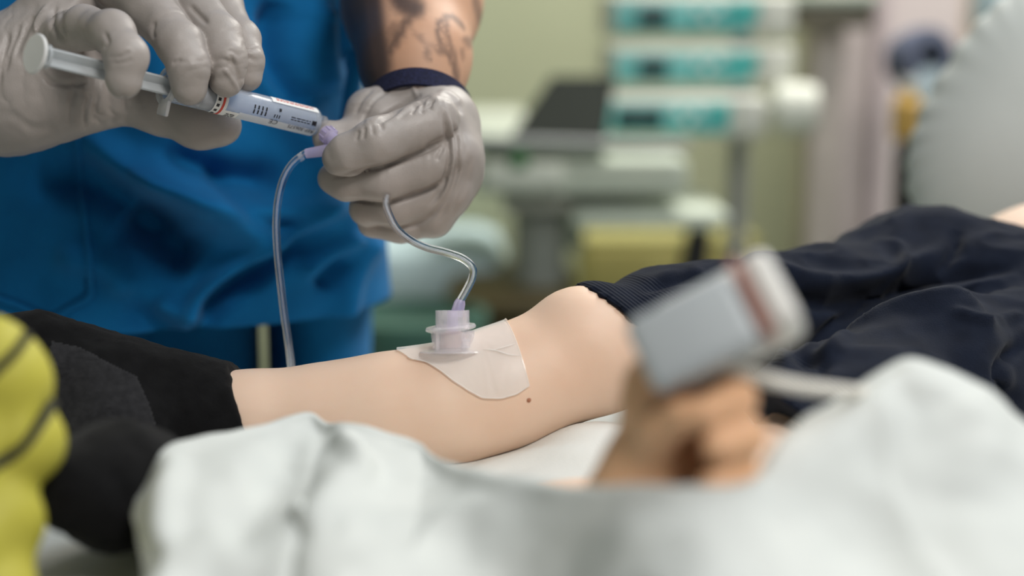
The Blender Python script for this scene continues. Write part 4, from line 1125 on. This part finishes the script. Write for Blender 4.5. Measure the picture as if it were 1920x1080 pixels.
MB().box((P(1290, 640, 2.5)[0], P(1290, 640, 2.5)[1], .05), (.2, .2, .06), .02).build('foot', M_black, ch)

# pinkish screen, dark gap and things on the right
slab('wall_right', tuple(P(1640, 300, 2.9)), (.30, .12, 2.6), M_pink, None, .02)
slab('trim_1', tuple(P(1640, 300, 2.82)), (.025, .03, 2.6), mat('panel_joint', rgb(186, 172, 174), 0.6), None, .008)
slab('trim_2', tuple(P(1535, 300, 2.75)), (.06, .10, 2.6), mat('grey_upright', rgb(188, 178, 170), 0.6), None, .01)
slab('wall_screen', tuple(P(1860, 300, 3.3)), (.55, .06, 2.6), mat('pink_far', rgb(196, 178, 166), 0.7), None, .01)
hd = thing('wall_bracket', P(1560, 40, 2.7), 'grey bracket shelf beside the top pump', 'bracket')
pbox(1498, 1640, 6, 52, 2.6, .12, 'arm', mat('bracket_grey', rgb(120, 114, 100), 0.6), hd, .01)
pbox(1480, 1650, -14, 6, 2.58, .16, 'shelf', mat('bracket_shelf', rgb(180, 190, 176), 0.6), hd, .005)
dk = thing('chair', P(1720, 350, 2.2), 'black chair back in the gap left of the white pillow', 'chair')
pbox(1682, 1840, 262, 560, 2.3, .06, 'backrest', M_black, dk, .02)
pbox(1682, 1840, 540, 580, 1.9, .44, 'seat', M_black, dk, .02)
for px in (1700, 1820):
    for dd in (1.95, 2.3):
        q = P(px, 570, dd); MB().tube([(q[0], q[1], 0), tuple(q)], .014).build('leg', M_black, dk)
bt = thing('bottle', P(1700, 250, 2.28), 'amber bottle beside the white pillow', 'bottle')
q = P(1697, 262, 2.33)
MB().lathe([(0, 0), (.022, 0), (.024, .01), (.024, .06), (.012, .075), (.010, .085), (0, .085)], Matrix.Translation(tuple(q)), 24).build('glass', mat('amber', rgb(196, 158, 84), 0.3), bt)
MB().lathe([(0, .085), (.012, .085), (.012, .1), (0, .1)], Matrix.Translation(tuple(q)), 24).build('cap', M_label, bt)
dv = thing('cloth_roll', P(1728, 120, 2.4), 'dark blue-grey roll beside the upper left edge of the white pillow', 'roll')
MB().lathe([(.028, -.035), (.05, -.03), (.054, 0), (.05, .03), (.028, .035)], frame(P(1725, 112, 2.4), (.4, -1, .2), (0, 0, 1)), 32, close=True).build('roll', mat('blue_grey_cloth', rgb(86, 92, 112), 0.8), dv)
MB().lathe([(0, -.03), (.028, -.03), (.028, .03), (0, .03)], frame(P(1738, 160, 2.38), (0, -1, .1), (0, 0, 1)), 24).build('bulb', mat('pale_blue_rubber', rgb(180, 198, 206), 0.5), dv)
gb2 = thing('gas_panel', P(1880, 30, 3.0), 'pale blue panel at the top right behind the pillow', 'panel')
pbox(1830, 2000, -60, 60, 3.0, .05, 'plate', mat('pale_blue_panel', rgb(150, 170, 176), 0.5), gb2, .01)
pbox(1870, 1900, -10, 30, 2.98, .05, 'socket', mat('panel_socket', rgb(130, 150, 158), 0.5), gb2, .005)

# pillow: a puffed cushion with a gathered edge
pw = P(2016, 258, 1.19); pn = CAM - pw; pn /= np.linalg.norm(pn); pn = pn * .9 + np.array([-.15, 0, .2]); pn /= np.linalg.norm(pn)
px_ = np.cross([0, 0, 1.0], pn); px_ /= np.linalg.norm(px_); px_ = -px_ if px_[0] < 0 else px_; py_ = np.cross(pn, px_); py_ = py_ if py_[2] > 0 else -py_
na, nr = 220, 40
def pil(side_):
    V = []
    for i in range(na):
        th = 2 * math.pi * i / na
        rad_ = 1.0 / (abs(math.cos(th)) ** 2.6 + abs(math.sin(th)) ** 2.6) ** (1 / 2.6)
        for j in range(nr):
            s_ = j / (nr - 1); gather = 0.0065 * math.sin(th * 34 + 1.5 * math.sin(5 * th)) * s_ ** 9
            z = side_ * .058 * (max(0, 1 - s_ ** 2.2)) ** .62
            q = pw + px_ * .128 * rad_ * s_ * math.cos(th) * (1 + gather * 1.4) + py_ * .138 * rad_ * s_ * math.sin(th) * (1 + gather * 1.4) + pn * (z + gather * .16)
            V.append(q)
    return np.array(V)
V1, V2 = pil(1), pil(-1); F1 = grid_faces(na, nr, True)
rotp = Matrix.Rotation(math.radians(-25), 4, Vector(pn))
V = np.concatenate([V1, V2]); F = np.concatenate([F1, F1[:, ::-1] + len(V1)])
V = np.array([list(rotp.to_3x3() @ Vector(v - pw)) for v in V]) + pw
tag(np_mesh('pillow', V, F, mat('white_pillow', rgb(208, 211, 206), 0.8, rgb(200, 204, 199), 12)), 'white puffed pillow with a gathered edge at the right', 'pillow')
